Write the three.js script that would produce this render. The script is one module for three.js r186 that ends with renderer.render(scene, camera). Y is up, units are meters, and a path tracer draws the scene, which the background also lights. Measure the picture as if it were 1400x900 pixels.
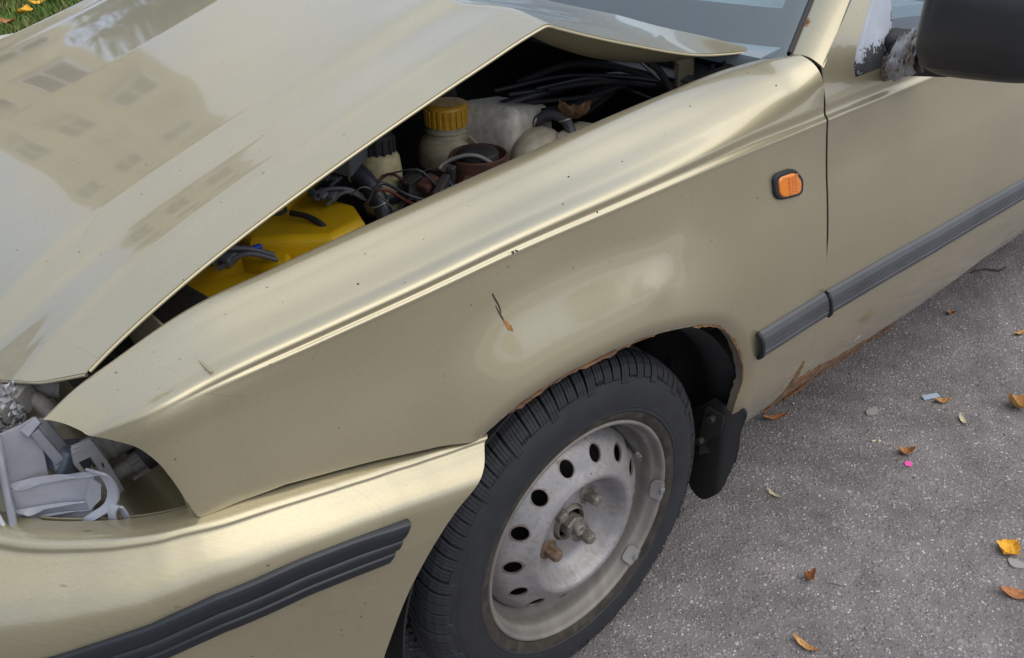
import * as THREE from 'three';
import { mergeGeometries } from 'three/addons/utils/BufferGeometryUtils.js';
import { RoundedBoxGeometry } from 'three/addons/geometries/RoundedBoxGeometry.js';
import { createNoise2D, createNoise3D } from 'simplex-noise';

// ---------------------------------------------------------------- camera, sky, sun, exposure
const scene = new THREE.Scene();
const CAM = new THREE.Vector3(-0.716, 1.2477, 0.7054);
const cr = new THREE.Vector3(0.75987776, -0.02461243, 0.64959989);
const cu = new THREE.Vector3(0.35509052, 0.85274495, -0.38306236);
const cf = new THREE.Vector3(0.54451493, -0.52174733, -0.65672157);
const camera = new THREE.PerspectiveCamera(39.27, 1024 / 658, 0.02, 400);
camera.matrixAutoUpdate = true;
camera.position.copy(CAM);
camera.quaternion.setFromRotationMatrix(new THREE.Matrix4().makeBasis(cr, cu, cf.clone().negate()));

const renderer = new THREE.WebGLRenderer({ antialias: true });
renderer.toneMapping = THREE.LinearToneMapping;
renderer.toneMappingExposure = 1.05;
renderer.shadowMap.enabled = true;

let seedState = 12345;
const rnd = () => { seedState = (seedState * 1664525 + 1013904223) >>> 0; return seedState / 4294967296; };
const rr = (a, b) => a + (b - a) * rnd();
const n2 = createNoise2D(rnd), n3 = createNoise3D(rnd);
const clamp = (x, a = 0, b = 1) => Math.min(b, Math.max(a, x));
const sst = (a, b, x) => { const t = clamp((x - a) / (b - a)); return t * t * (3 - 2 * t); };
const lerp = (a, b, t) => a + (b - a) * t;
const fbm = (x, y, z, o = 4) => { let s = 0, a = 0.5, f = 1; for (let i = 0; i < o; i++) { s += a * n3(x * f, y * f, z * f); a *= 0.5; f *= 2.03; } return s; };

const SUN = new THREE.Vector3(0.22, 0.86, 0.46).normalize();
{ // broken overcast: one even bright cover with soft cloud structure
  const W = 1024, H = 512, d = new Float32Array(W * H * 4);
  for (let j = 0; j < H; j++) for (let i = 0; i < W; i++) {
    const el = ((j + 0.5) / H - 0.5) * Math.PI, az = ((i + 0.5) / W) * 2 * Math.PI - Math.PI;
    const x = Math.cos(el) * Math.cos(az), y = Math.sin(el), z = Math.cos(el) * Math.sin(az);
    let c;
    if (y < 0) c = [0.16, 0.155, 0.15];
    else {
      const h = 1 / (y + 0.22), u = x * h, v = z * h;
      const w = Math.pow(0.5 + 0.5 * (x * SUN.x + y * SUN.y + z * SUN.z), 7); // towards the veiled sun
      let n = 0.5 + 0.62 * fbm(u * 0.75 + 3.1, v * 0.75, 1.7, 5) + 0.45 * (w - 0.18);
      n = sst(0.12, 0.92, n);
      const L = lerp(0.93, 2.45, w), B = lerp(0.95, 1.0, y);
      c = [L * lerp(0.60, 1.0, n) * B, L * lerp(0.75, 0.985, n) * B, L * lerp(1.06, 0.95, n) * B];
    }
    const k = (j * W + i) * 4; d[k] = c[0]; d[k + 1] = c[1]; d[k + 2] = c[2]; d[k + 3] = 1;
  }
  const t = new THREE.DataTexture(d, W, H, THREE.RGBAFormat, THREE.FloatType);
  t.mapping = THREE.EquirectangularReflectionMapping; t.magFilter = THREE.LinearFilter; t.needsUpdate = true;
  scene.background = t; scene.environment = t;
}
const sun = new THREE.DirectionalLight(0xfff3e2, 0.9);
sun.position.copy(SUN).multiplyScalar(30); sun.castShadow = true; sun.shadow.radius = 130;
Object.assign(sun.shadow.camera, { left: -8, right: 8, top: 8, bottom: -8, near: 1, far: 60 });
sun.shadow.mapSize.set(2048, 2048);
scene.add(sun, sun.target);

// ---------------------------------------------------------------- helpers
const V3 = (a) => new THREE.Vector3(a[0], a[1], a[2]);
// cubic through stations [[x, v], ...]
function spl(st) {
  const n = st.length, X = st.map((s) => s[0]), Y = st.map((s) => s[1]);
  const m = X.map((_, i) => i === 0 ? (Y[1] - Y[0]) / (X[1] - X[0]) : i === n - 1 ? (Y[n - 1] - Y[n - 2]) / (X[n - 1] - X[n - 2])
    : (() => { const a = (Y[i] - Y[i - 1]) / (X[i] - X[i - 1]), b = (Y[i + 1] - Y[i]) / (X[i + 1] - X[i]), w = (X[i + 1] - X[i - 1]); return (a * (X[i + 1] - X[i]) + b * (X[i] - X[i - 1])) / w; })());
  return (x) => {
    if (x <= X[0]) return Y[0] + m[0] * (x - X[0]);
    if (x >= X[n - 1]) return Y[n - 1] + m[n - 1] * (x - X[n - 1]);
    let i = 0; while (x > X[i + 1]) i++;
    const h = X[i + 1] - X[i], t = (x - X[i]) / h, t2 = t * t, t3 = t2 * t;
    return (2 * t3 - 3 * t2 + 1) * Y[i] + (t3 - 2 * t2 + t) * h * m[i] + (3 * t2 - 2 * t3) * Y[i + 1] + (t3 - t2) * h * m[i + 1];
  };
}
// smooth curve through 2D points, parameter = point index
function curve2(pts) {
  const n = pts.length, L = [0];
  for (let i = 1; i < n; i++) L.push(L[i - 1] + Math.max(1e-5, Math.hypot(pts[i][0] - pts[i - 1][0], pts[i][1] - pts[i - 1][1])));
  const tan = [0, 1].map((k) => pts.map((_, i) => {
    if (i === 0) return (pts[1][k] - pts[0][k]) / (L[1] - L[0]);
    if (i === n - 1) return (pts[n - 1][k] - pts[n - 2][k]) / (L[n - 1] - L[n - 2]);
    const a = (pts[i][k] - pts[i - 1][k]) / (L[i] - L[i - 1]), b = (pts[i + 1][k] - pts[i][k]) / (L[i + 1] - L[i]);
    return (a * (L[i + 1] - L[i]) + b * (L[i] - L[i - 1])) / (L[i + 1] - L[i - 1]);
  }));
  return (v) => {
    const i = clamp(Math.floor(v), 0, n - 2), t = v - i, h = L[i + 1] - L[i], t2 = t * t, t3 = t2 * t;
    return [0, 1].map((k) => (2 * t3 - 3 * t2 + 1) * pts[i][k] + (t3 - 2 * t2 + t) * h * tan[k][i] + (3 * t2 - 2 * t3) * pts[i + 1][k] + (t3 - t2) * h * tan[k][i + 1]);
  };
}
function segDist(x, y, pl) {
  let b = 1e9;
  for (let i = 0; i + 1 < pl.length; i++) {
    const ax = pl[i][0], ay = pl[i][1], dx = pl[i + 1][0] - ax, dy = pl[i + 1][1] - ay;
    const t = clamp(((x - ax) * dx + (y - ay) * dy) / (dx * dx + dy * dy || 1e-9));
    b = Math.min(b, (x - ax - t * dx) ** 2 + (y - ay - t * dy) ** 2);
  }
  return Math.sqrt(b);
}
function polySDF(poly) { // > 0 inside
  const ring = [...poly, poly[0]];
  return (x, y) => {
    let ins = false;
    for (let i = 0; i + 1 < ring.length; i++) {
      const [ax, ay] = ring[i], [bx, by] = ring[i + 1];
      if ((ay > y) !== (by > y) && x < (bx - ax) * (y - ay) / (by - ay) + ax) ins = !ins;
    }
    const d = segDist(x, y, ring);
    return ins ? d : -d;
  };
}
// smooth open polyline through points
function smoothLine(pts, k = 6) {
  const f = curve2(pts), o = [];
  for (let i = 0; i < (pts.length - 1) * k; i++) o.push(f(i / k));
  o.push(pts[pts.length - 1]);
  return o;
}
// A sheet-metal panel: surface f(u, v) cut to sdf >= 0, with thickness and closed edges
function panel(f, [u0, u1, nu], [v0, v1, nv], sdf, o = {}) {
  const thick = o.thick ?? 0.0015, flip = o.flip ? -1 : 1;
  const U = [], Vv = [], S = [], verts = [];
  const us = o.us, vs = o.vs;
  for (let j = 0; j <= nv; j++) for (let i = 0; i <= nu; i++) {
    const u = us ? us(i / nu) : lerp(u0, u1, i / nu), v = vs ? vs(j / nv) : lerp(v0, v1, j / nv);
    U.push(u); Vv.push(v); S.push(sdf ? sdf(f(u, v), u, v) : 1);
  }
  const map = new Map();
  const keep = (k) => { if (!map.has(k)) { map.set(k, verts.length); verts.push([U[k], Vv[k]]); } return map.get(k); };
  const cross = (a, b) => {
    const key = a < b ? a * 1e7 + b : b * 1e7 + a;
    if (!map.has(key + 0.5)) {
      let lo = 0, hi = 1, sa = S[a];
      for (let q = 0; q < 9; q++) { const m = (lo + hi) / 2, u = lerp(U[a], U[b], m), v = lerp(Vv[a], Vv[b], m); if ((sdf(f(u, v), u, v) >= 0) === (sa >= 0)) lo = m; else hi = m; }
      const m = (lo + hi) / 2; map.set(key + 0.5, verts.length); verts.push([lerp(U[a], U[b], m), lerp(Vv[a], Vv[b], m)]);
    }
    return map.get(key + 0.5);
  };
  const tris = [];
  const tri = (a, b, c) => {
    const q = [a, b, c], out = [];
    for (let i = 0; i < 3; i++) { const p = q[i], n = q[(i + 1) % 3]; if (S[p] >= 0) out.push(keep(p)); if ((S[p] >= 0) !== (S[n] >= 0)) out.push(cross(p, n)); }
    for (let i = 1; i + 1 < out.length; i++) tris.push([out[0], out[i], out[i + 1]]);
  };
  for (let j = 0; j < nv; j++) for (let i = 0; i < nu; i++) {
    const a = j * (nu + 1) + i, b = a + 1, c = a + nu + 1, d = c + 1;
    tri(a, b, d); tri(a, d, c);
  }
  const hu = (u1 - u0) * 2e-4, hv = (v1 - v0) * 2e-4, N = verts.length;
  const P = verts.map(([u, v]) => f(u, v));
  const Nn = verts.map(([u, v]) => {
    const a = f(Math.max(u - hu, Math.min(u0, u1)), v), b = f(Math.min(u + hu, Math.max(u0, u1)), v), c = f(u, Math.max(v - hv, Math.min(v0, v1))), d = f(u, Math.min(v + hv, Math.max(v0, v1)));
    const e = [b[0] - a[0], b[1] - a[1], b[2] - a[2]], g = [d[0] - c[0], d[1] - c[1], d[2] - c[2]];
    const n = [e[1] * g[2] - e[2] * g[1], e[2] * g[0] - e[0] * g[2], e[0] * g[1] - e[1] * g[0]], l = flip / (Math.hypot(...n) || 1);
    return n.map((x) => x * l);
  });
  const uvf = o.uv ?? ((p) => [p[0], p[1]]);
  const pos = [], nor = [], uv = [], idx = [];
  const put = (p, n, t) => { pos.push(...p); nor.push(...n); uv.push(...t); return pos.length / 3 - 1; };
  for (let i = 0; i < N; i++) put(P[i], Nn[i], uvf(P[i], verts[i][0], verts[i][1]));
  const Q = P.map((p, i) => [p[0] - Nn[i][0] * thick, p[1] - Nn[i][1] * thick, p[2] - Nn[i][2] * thick]);
  for (let i = 0; i < N; i++) put(Q[i], Nn[i].map((x) => -x), uvf(P[i], verts[i][0], verts[i][1]));
  const ed = new Map();
  for (const [a, b, c] of tris) {
    if (flip > 0) { idx.push(a, b, c, N + a, N + c, N + b); } else { idx.push(a, c, b, N + a, N + b, N + c); }
    for (const [p, q] of [[a, b], [b, c], [c, a]]) { const k = p < q ? p * 1e7 + q : q * 1e7 + p; ed.set(k, ed.has(k) ? null : [p, q]); }
  }
  for (const e of ed.values()) if (e) {
    const [a, b] = flip > 0 ? e : [e[1], e[0]];
    const t = [P[b][0] - P[a][0], P[b][1] - P[a][1], P[b][2] - P[a][2]], n = Nn[a];
    const w = [t[1] * n[2] - t[2] * n[1], t[2] * n[0] - t[0] * n[2], t[0] * n[1] - t[1] * n[0]], l = 1 / (Math.hypot(...w) || 1), wn = w.map((x) => x * l);
    const q = [put(P[a], wn, uvf(P[a])), put(P[b], wn, uvf(P[b])), put(Q[b], wn, uvf(P[b])), put(Q[a], wn, uvf(P[a]))];
    idx.push(q[0], q[2], q[1], q[0], q[3], q[2]);
  }
  const g = new THREE.BufferGeometry();
  g.setAttribute('position', new THREE.Float32BufferAttribute(pos, 3));
  g.setAttribute('normal', new THREE.Float32BufferAttribute(nor, 3));
  g.setAttribute('uv', new THREE.Float32BufferAttribute(uv, 2));
  g.setIndex(idx);
  return g;
}
const clean = (g) => { const o = g.index ? g.toNonIndexed() : g; for (const k of Object.keys(o.attributes)) if (!['position', 'normal', 'uv'].includes(k)) o.deleteAttribute(k); return o; };
const merge = (gs) => gs.length === 1 ? gs[0] : mergeGeometries(gs.map(clean));
const used = new Map();
function numbered(n) { const k = used.get(n) ?? 0; used.set(n, k + 1); return k ? `${n}_${String(k).padStart(3, '0')}` : n; }
function mesh(name, geos, mat, parent, label) {
  const m = new THREE.Mesh(merge(Array.isArray(geos) ? geos : [geos]), mat);
  m.name = parent ? name : numbered(name); m.castShadow = m.receiveShadow = true;
  if (label) m.userData.label = label;
  (parent ?? scene).add(m); return m;
}
function group(name, parent, label) { const g = new THREE.Group(); g.name = parent ? name : numbered(name); if (label) g.userData.label = label; (parent ?? scene).add(g); return g; }
function tag(o, label, category, grp, kind) { o.userData.label = label; if (category) o.userData.category = category; if (grp) o.userData.group = grp; if (kind) o.userData.kind = kind; return o; }
function tube(pts, r, seg = 40, rad = 10, closed = false) { return new THREE.TubeGeometry(new THREE.CatmullRomCurve3(pts.map(V3), closed, 'centripetal'), seg, r, rad, closed); }
function rbox(w, h, d, r = 0.004, s = 2) { return new RoundedBoxGeometry(w, h, d, s, Math.min(r, w / 2.01, h / 2.01, d / 2.01)); }
function place(g, p, rot = [0, 0, 0], s = [1, 1, 1]) { g.applyMatrix4(new THREE.Matrix4().compose(V3(p), new THREE.Quaternion().setFromEuler(new THREE.Euler(...rot)), V3(s))); return g; }
function lathe(pts, seg = 48, a0 = 0, a1 = Math.PI * 2) { return new THREE.LatheGeometry(pts.map((p) => new THREE.Vector2(p[0], p[1])), seg, a0, a1); }
// profile [[r, z]] turned about the z axis
function latheZ(pts, seg = 96) { const g = lathe(pts, seg).rotateX(Math.PI / 2), p = g.attributes.position, u = g.attributes.uv; for (let i = 0; i < p.count; i++) u.setXY(i, p.getX(i) * 3 + p.getZ(i) * 2, p.getY(i) * 3 + p.getZ(i) * 2); return g; }
// flat broken plate from a ring of 3D points
function plate(ring, t = 0.003, bend = 0) {
  const P = ring.map(V3), c = P.reduce((a, b) => a.add(b), new THREE.Vector3()).multiplyScalar(1 / P.length);
  const n = new THREE.Vector3();
  for (let i = 0; i < P.length; i++) n.add(P[i].clone().sub(c).cross(P[(i + 1) % P.length].clone().sub(c)));
  n.normalize();
  const ex = P[1].clone().sub(P[0]).normalize(), ey = n.clone().cross(ex).normalize(); ex.copy(ey).cross(n).normalize();
  const q = P.map((p) => new THREE.Vector2(p.clone().sub(c).dot(ex), p.clone().sub(c).dot(ey)));
  const sh = new THREE.Shape(q);
  const g = new THREE.ExtrudeGeometry(sh, { depth: t, bevelEnabled: true, bevelThickness: t * 0.3, bevelSize: t * 0.3, bevelSegments: 2, steps: 1 });
  g.applyMatrix4(new THREE.Matrix4().makeBasis(ex, ey, n).setPosition(c));
  return g;
}
// sweep a closed profile [[a, b]] along a path with given side (a) and up (b) axes
function sweep(path, frames, profile) {
  const n = path.length, k = profile.length, pos = [], idx = [];
  for (let i = 0; i < n; i++) for (let j = 0; j < k; j++) { const [a, b] = profile[j], [A, B] = frames[i]; pos.push(path[i][0] + A[0] * a + B[0] * b, path[i][1] + A[1] * a + B[1] * b, path[i][2] + A[2] * a + B[2] * b); }
  for (let i = 0; i + 1 < n; i++) for (let j = 0; j < k; j++) { const a = i * k + j, b = i * k + (j + 1) % k; idx.push(a, b, b + k, a, b + k, a + k); }
  for (let j = 1; j + 1 < k; j++) { idx.push(0, j + 1, j); const e = (n - 1) * k; idx.push(e, e + j, e + j + 1); }
  let g = new THREE.BufferGeometry(); g.setAttribute('position', new THREE.Float32BufferAttribute(pos, 3)); g.setIndex(idx);
  g = g.toNonIndexed();
  const p = g.attributes.position, uv = []; for (let i = 0; i < p.count; i++) uv.push(p.getX(i), p.getY(i));
  g.setAttribute('uv', new THREE.Float32BufferAttribute(uv, 2)); g.computeVertexNormals();
  return g;
}
function tex(w, h, fn, srgb = true, rep = 1) {
  const d = new Uint8Array(w * h * 4);
  for (let j = 0; j < h; j++) for (let i = 0; i < w; i++) { const c = fn(i, j), k = (j * w + i) * 4; d[k] = clamp(c[0], 0, 255); d[k + 1] = clamp(c[1], 0, 255); d[k + 2] = clamp(c[2], 0, 255); d[k + 3] = 255; }
  const t = new THREE.DataTexture(d, w, h, THREE.RGBAFormat); t.wrapS = t.wrapT = THREE.RepeatWrapping; t.magFilter = THREE.LinearFilter; t.minFilter = THREE.LinearMipmapLinearFilter; t.generateMipmaps = true;
  if (srgb) t.colorSpace = THREE.SRGBColorSpace; t.repeat.set(rep, rep); t.needsUpdate = true; return t;
}

// ---------------------------------------------------------------- materials
const lin = (r, g, b) => new THREE.Color().setRGB(r, g, b);
const PH = (o) => new THREE.MeshPhysicalMaterial(o), ST = (o) => new THREE.MeshStandardMaterial(o);
const M = {};
void 0 && tex(512, 512, () => { const v = 240 + rr(-9, 9); return [v, v, v * 0.995]; }, true, 9);
const paintMap = (() => { // dust specks, hair scratches and dried water marks on old paint
  const N = 2048, d = new Float32Array(N * N).fill(1);
  const put = (x, y, v) => { const k = ((y % N + N) % N) * N + (x % N + N) % N; d[k] = Math.min(d[k], v); };
  for (let k = 0; k < 900; k++) { const x = Math.floor(rnd() * N), y = Math.floor(rnd() * N), r = Math.pow(rnd(), 4) * 1.9 + 0.5, v = rr(0.62, 0.93); for (let j = -3; j <= 3; j++) for (let i = -3; i <= 3; i++) if (i * i + j * j < r * r) put(x + i, y + j, v); }
  for (let k = 0; k < 70; k++) { let x = rnd() * N, y = rnd() * N, t = rnd() * 6.28, L = rr(20, 160), v = rr(0.86, 0.95); for (let s = 0; s < L; s++) { put(Math.floor(x), Math.floor(y), v); x += Math.cos(t); y += Math.sin(t); t += rr(-0.02, 0.02); } }
  const Q = 256, lo = new Float32Array(Q * Q), g = (x, y) => fbm(x * 8 / 420, y * 8 / 420, 5.5, 5);
  for (let j = 0; j < Q; j++) for (let i = 0; i < Q; i++) { const u = i / Q, v = j / Q; lo[j * Q + i] = (1 - u) * (1 - v) * g(i, j) + u * (1 - v) * g(i - Q, j) + (1 - u) * v * g(i, j - Q) + u * v * g(i - Q, j - Q); }
  return tex(N, N, (i, j) => { const x = i / 8, y = j / 8, X = Math.floor(x), Y = Math.floor(y), fx = x - X, fy = y - Y, q = (p, r) => lo[(r % Q) * Q + p % Q], n = lerp(lerp(q(X, Y), q(X + 1, Y), fx), lerp(q(X, Y + 1), q(X + 1, Y + 1), fx), fy); const w = (0.945 + 0.05 * n + rr(-0.03, 0.03)) * d[j * N + i] * 255; return [w, w, w * 0.995]; }, true, 1 / 1.3);
})();
M.paint = PH({ color: lin(0.438, 0.385, 0.252), metalness: 0.60, roughness: 0.35, clearcoat: 1, clearcoatRoughness: 0.05, map: paintMap });
M.paintIn = ST({ color: lin(0.438, 0.385, 0.252), metalness: 0.60, roughness: 0.5, map: paintMap });
const blotch = (a, b, s, seed) => { const P = 256, k = s / 85, g = (x, y) => 0.5 + 0.7 * fbm(x * k + seed * 7.3, y * k, seed, 5); return tex(P, P, (i, j) => { const u = i / P, v = j / P; const n = (1 - u) * (1 - v) * g(i, j) + u * (1 - v) * g(i - P, j) + (1 - u) * v * g(i, j - P) + u * v * g(i - P, j - P), w = Math.sqrt(((1 - u) ** 2 + u * u) * ((1 - v) ** 2 + v * v)); const t = clamp(0.5 + (n - 0.5) / w) * 0.88 + rr(0, 0.12); return [0, 1, 2].map((q) => lerp(a[q], b[q], t)); }, true, 1); };
M.rust = ST({ color: 0xffffff, roughness: 0.95, map: blotch([66, 48, 36], [128, 92, 60], 2.2, 4), bumpMap: blotch([0, 0, 0], [255, 255, 255], 4, 9), bumpScale: 0.002 });
M.rustPale = ST({ color: 0xffffff, roughness: 0.95, map: blotch([72, 50, 34], [156, 116, 78], 3.4, 14) });
const dust = blotch([200, 198, 194], [255, 255, 255], 2.4, 21);
M.black = ST({ color: lin(0.016, 0.016, 0.018), roughness: 0.7 });
M.rubStrip = ST({ color: lin(0.072, 0.076, 0.086), roughness: 0.42, map: dust });
M.bumperStrip = ST({ color: lin(0.014, 0.017, 0.023), roughness: 0.42, map: dust });
M.rubber = ST({ color: lin(0.019, 0.0205, 0.0245), roughness: 0.72, map: dust });
M.rimDirty = ST({ color: lin(0.235, 0.218, 0.20), metalness: 0.25, roughness: 0.6, map: dust });
M.rim = ST({ color: lin(0.41, 0.40, 0.40), metalness: 0.35, roughness: 0.48, map: blotch([196, 192, 186], [240, 238, 234], 3.0, 33) });
M.nut = ST({ color: 0xffffff, metalness: 0.45, roughness: 0.6, map: blotch([86, 78, 70], [146, 141, 134], 2.4, 41) });
M.nutRust = ST({ color: 0xffffff, roughness: 0.85, map: blotch([74, 58, 46], [126, 104, 84], 2.4, 43) });
M.disc = (() => { // silver paint with chips, brake dust in grains and a little rust at the hole edges
  const N = 1024, d = new Float32Array(N * N), r2 = new Float32Array(N * N);
  for (let k = 0; k < 170; k++) { const x = rnd() * N, y = rnd() * N, r = Math.pow(rnd(), 5) * 5 + 0.7; for (let j = -8; j <= 8; j++) for (let i = -8; i <= 8; i++) if (i * i + j * j < r * r * (0.6 + 0.4 * n2(i * 0.5 + k, j * 0.5))) d[((Math.floor(y) + j + N) % N) * N + (Math.floor(x) + i + N) % N] = rr(0.6, 1); }
  const map = tex(N, N, (i, j) => { const x = (i / N - 0.5) * 0.34, y = (j / N - 0.5) * 0.34, R = Math.hypot(x, y); let h = 1; for (let k = 0; k < 14; k++) { const a = (22.7 + k * 360 / 14) * Math.PI / 180; h = Math.min(h, Math.hypot(x - 0.1275 * Math.cos(a), y - 0.1275 * Math.sin(a)) - 0.0112); } const g = fbm(x * 28, y * 28, 3, 4), g2 = fbm(x * 90, y * 90, 8, 3); let c = [206 + 26 * g + 14 * g2, 204 + 26 * g + 14 * g2, 203 + 26 * g + 14 * g2]; const rust = sst(0.0030, 0.0008, h + 0.0022 * (g2 + g)); const grime = sst(0.05, 0.6, g2 + 0.5 * g) * 0.28; const k = d[j * N + i]; c = c.map((v, q) => lerp(lerp(lerp(v, [128, 112, 96][q], grime), [104, 78, 58][q], rust * 0.4), [92, 80, 70][q], k * 0.85)); return c.map((v) => v + rr(-5, 5)); }, true, 1);
  return ST({ color: lin(0.42, 0.41, 0.415), metalness: 0.35, roughness: 0.46, map });
})();
M.steel = ST({ color: lin(0.42, 0.42, 0.42), metalness: 0.8, roughness: 0.4 });
M.greyPlastic = PH({ color: lin(0.30, 0.312, 0.36), roughness: 0.30, map: dust });
M.greyPlasticDirty = ST({ color: lin(0.21, 0.20, 0.185), roughness: 0.7, map: dust });
M.whitePlastic = PH({ color: lin(0.66, 0.62, 0.54), roughness: 0.45, map: dust });
M.creamPlastic = PH({ color: lin(0.55, 0.49, 0.28), roughness: 0.4, map: dust });
M.yellow = PH({ color: lin(0.78, 0.49, 0.008), roughness: 0.45, map: dust });
M.yellowCap = PH({ color: lin(0.74, 0.40, 0.03), roughness: 0.45, map: dust });
M.engineDark = ST({ color: lin(0.014, 0.014, 0.016), roughness: 0.75, map: dust });
M.darkMetal = ST({ color: lin(0.05, 0.048, 0.046), roughness: 0.65, metalness: 0.3, map: dust });
M.cable = ST({ color: lin(0.022, 0.022, 0.026), roughness: 0.5 });
M.blue = ST({ color: lin(0.01, 0.06, 0.45), roughness: 0.5 });
M.connector = ST({ color: lin(0.10, 0.105, 0.12), roughness: 0.5 });
M.orange = PH({ color: lin(0.72, 0.20, 0.006), roughness: 0.16, clearcoat: 1, clearcoatRoughness: 0.05 });
M.glass = PH({ color: lin(0.86, 0.93, 0.95), roughness: 0.02, transmission: 1, thickness: 0, ior: 1.52 });
M.clearPlastic = PH({ color: lin(0.9, 0.92, 0.95), roughness: 0.12, transmission: 0.9, thickness: 0, ior: 1.5 });
M.frit = ST({ color: lin(0.015, 0.016, 0.02), roughness: 0.35 });
M.dash = ST({ color: lin(0.20, 0.23, 0.26), roughness: 0.85 });
M.cowl = ST({ color: lin(0.09, 0.10, 0.115), roughness: 0.5, map: dust });
M.sail = ST({ color: lin(0.055, 0.058, 0.068), roughness: 0.5, map: dust });
M.coating = ST({ color: lin(0.42, 0.46, 0.54), roughness: 0.6, map: dust });
M.mirrorBlack = ST({ color: lin(0.024, 0.025, 0.029), roughness: 0.34, map: dust });
M.tape = PH({ color: lin(0.36, 0.33, 0.30), roughness: 0.2, map: blotch([120, 112, 105], [245, 240, 236], 3, 51) });
M.tapeCore = PH({ color: lin(0.12, 0.105, 0.092), roughness: 0.3, map: blotch([60, 50, 42], [230, 225, 220], 5, 57) });
M.tapeClear = PH({ color: lin(0.52, 0.52, 0.54), roughness: 0.12, transmission: 0.5, thickness: 0 });
M.rubberDark = ST({ color: lin(0.018, 0.018, 0.019), roughness: 0.7, map: dust });
M.scratchDark = ST({ color: lin(0.035, 0.026, 0.018), roughness: 0.9 });
M.smudge = ST({ color: lin(0.17, 0.155, 0.135), roughness: 0.8 });
M.smudgeRed = ST({ color: lin(0.36, 0.27, 0.21), roughness: 0.8 });
M.rustOrange = ST({ color: 0xffffff, roughness: 0.95, map: blotch([104, 66, 34], [160, 112, 58], 4, 61) });
M.rustDark = ST({ color: lin(0.45, 0.42, 0.42), roughness: 0.9, map: blotch([60, 48, 44], [138, 76, 52], 3, 67) });
M.greyLight = PH({ color: lin(0.36, 0.365, 0.38), roughness: 0.45, map: dust });
M.connectorBlue = ST({ color: lin(0.10, 0.12, 0.16), roughness: 0.5, map: dust });
M.lensRib = PH({ color: lin(0.55, 0.57, 0.60), roughness: 0.2 });
M.hose = ST({ color: lin(0.016, 0.020, 0.034), roughness: 0.45 });
M.hoseGrey = ST({ color: lin(0.055, 0.055, 0.065), roughness: 0.5 });
M.creamDirty = PH({ color: lin(0.50, 0.44, 0.30), roughness: 0.5, map: dust });
M.whiteDirty = PH({ color: lin(0.46, 0.42, 0.33), roughness: 0.55, map: dust });
M.label = ST({ color: lin(0.42, 0.44, 0.47), roughness: 0.6 });
M.concrete = ST({ color: 0xffffff, roughness: 0.9, map: blotch([146, 142, 134], [186, 182, 174], 5, 91) });
M.leafDark = ST({ color: lin(0.05, 0.038, 0.028), roughness: 0.9 });
M.pink = ST({ color: lin(0.75, 0.10, 0.38), roughness: 0.5 });
M.chip = ST({ color: lin(0.32, 0.39, 0.46), roughness: 0.5 });
M.gum = ST({ color: lin(0.26, 0.25, 0.24), roughness: 0.8 });
M.facade = ST({ color: 0xffffff, roughness: 0.9, map: blotch([176, 164, 138], [204, 192, 166], 4, 93) });
M.facadeGrey = ST({ color: lin(0.34, 0.33, 0.31), roughness: 0.9 });
M.roofDark = ST({ color: lin(0.10, 0.10, 0.10), roughness: 0.9 });
M.windowFrame = ST({ color: lin(0.55, 0.55, 0.53), roughness: 0.6 });
M.windowPane = ST({ color: lin(0.03, 0.035, 0.04), roughness: 0.08 });
M.bark = ST({ color: lin(0.10, 0.08, 0.06), roughness: 0.95 });
M.foliage = PH({ color: 0xffffff, roughness: 0.8, side: THREE.DoubleSide });
M.lip = ST({ color: lin(0.17, 0.145, 0.11), roughness: 0.8, map: dust });
M.weight = ST({ color: lin(0.27, 0.265, 0.26), roughness: 0.5, metalness: 0.3, map: dust });
M.wireRed = ST({ color: lin(0.10, 0.025, 0.02), roughness: 0.5 }); M.wireBlue = ST({ color: lin(0.015, 0.025, 0.07), roughness: 0.5 }); M.wireWhite = ST({ color: lin(0.11, 0.105, 0.10), roughness: 0.5 });
M.rubberDusty = ST({ color: lin(0.062, 0.056, 0.048), roughness: 0.9, map: blotch([120, 112, 100], [255, 250, 240], 4, 97) });
M.interior = ST({ color: lin(0.035, 0.036, 0.04), roughness: 0.8 });

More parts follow.
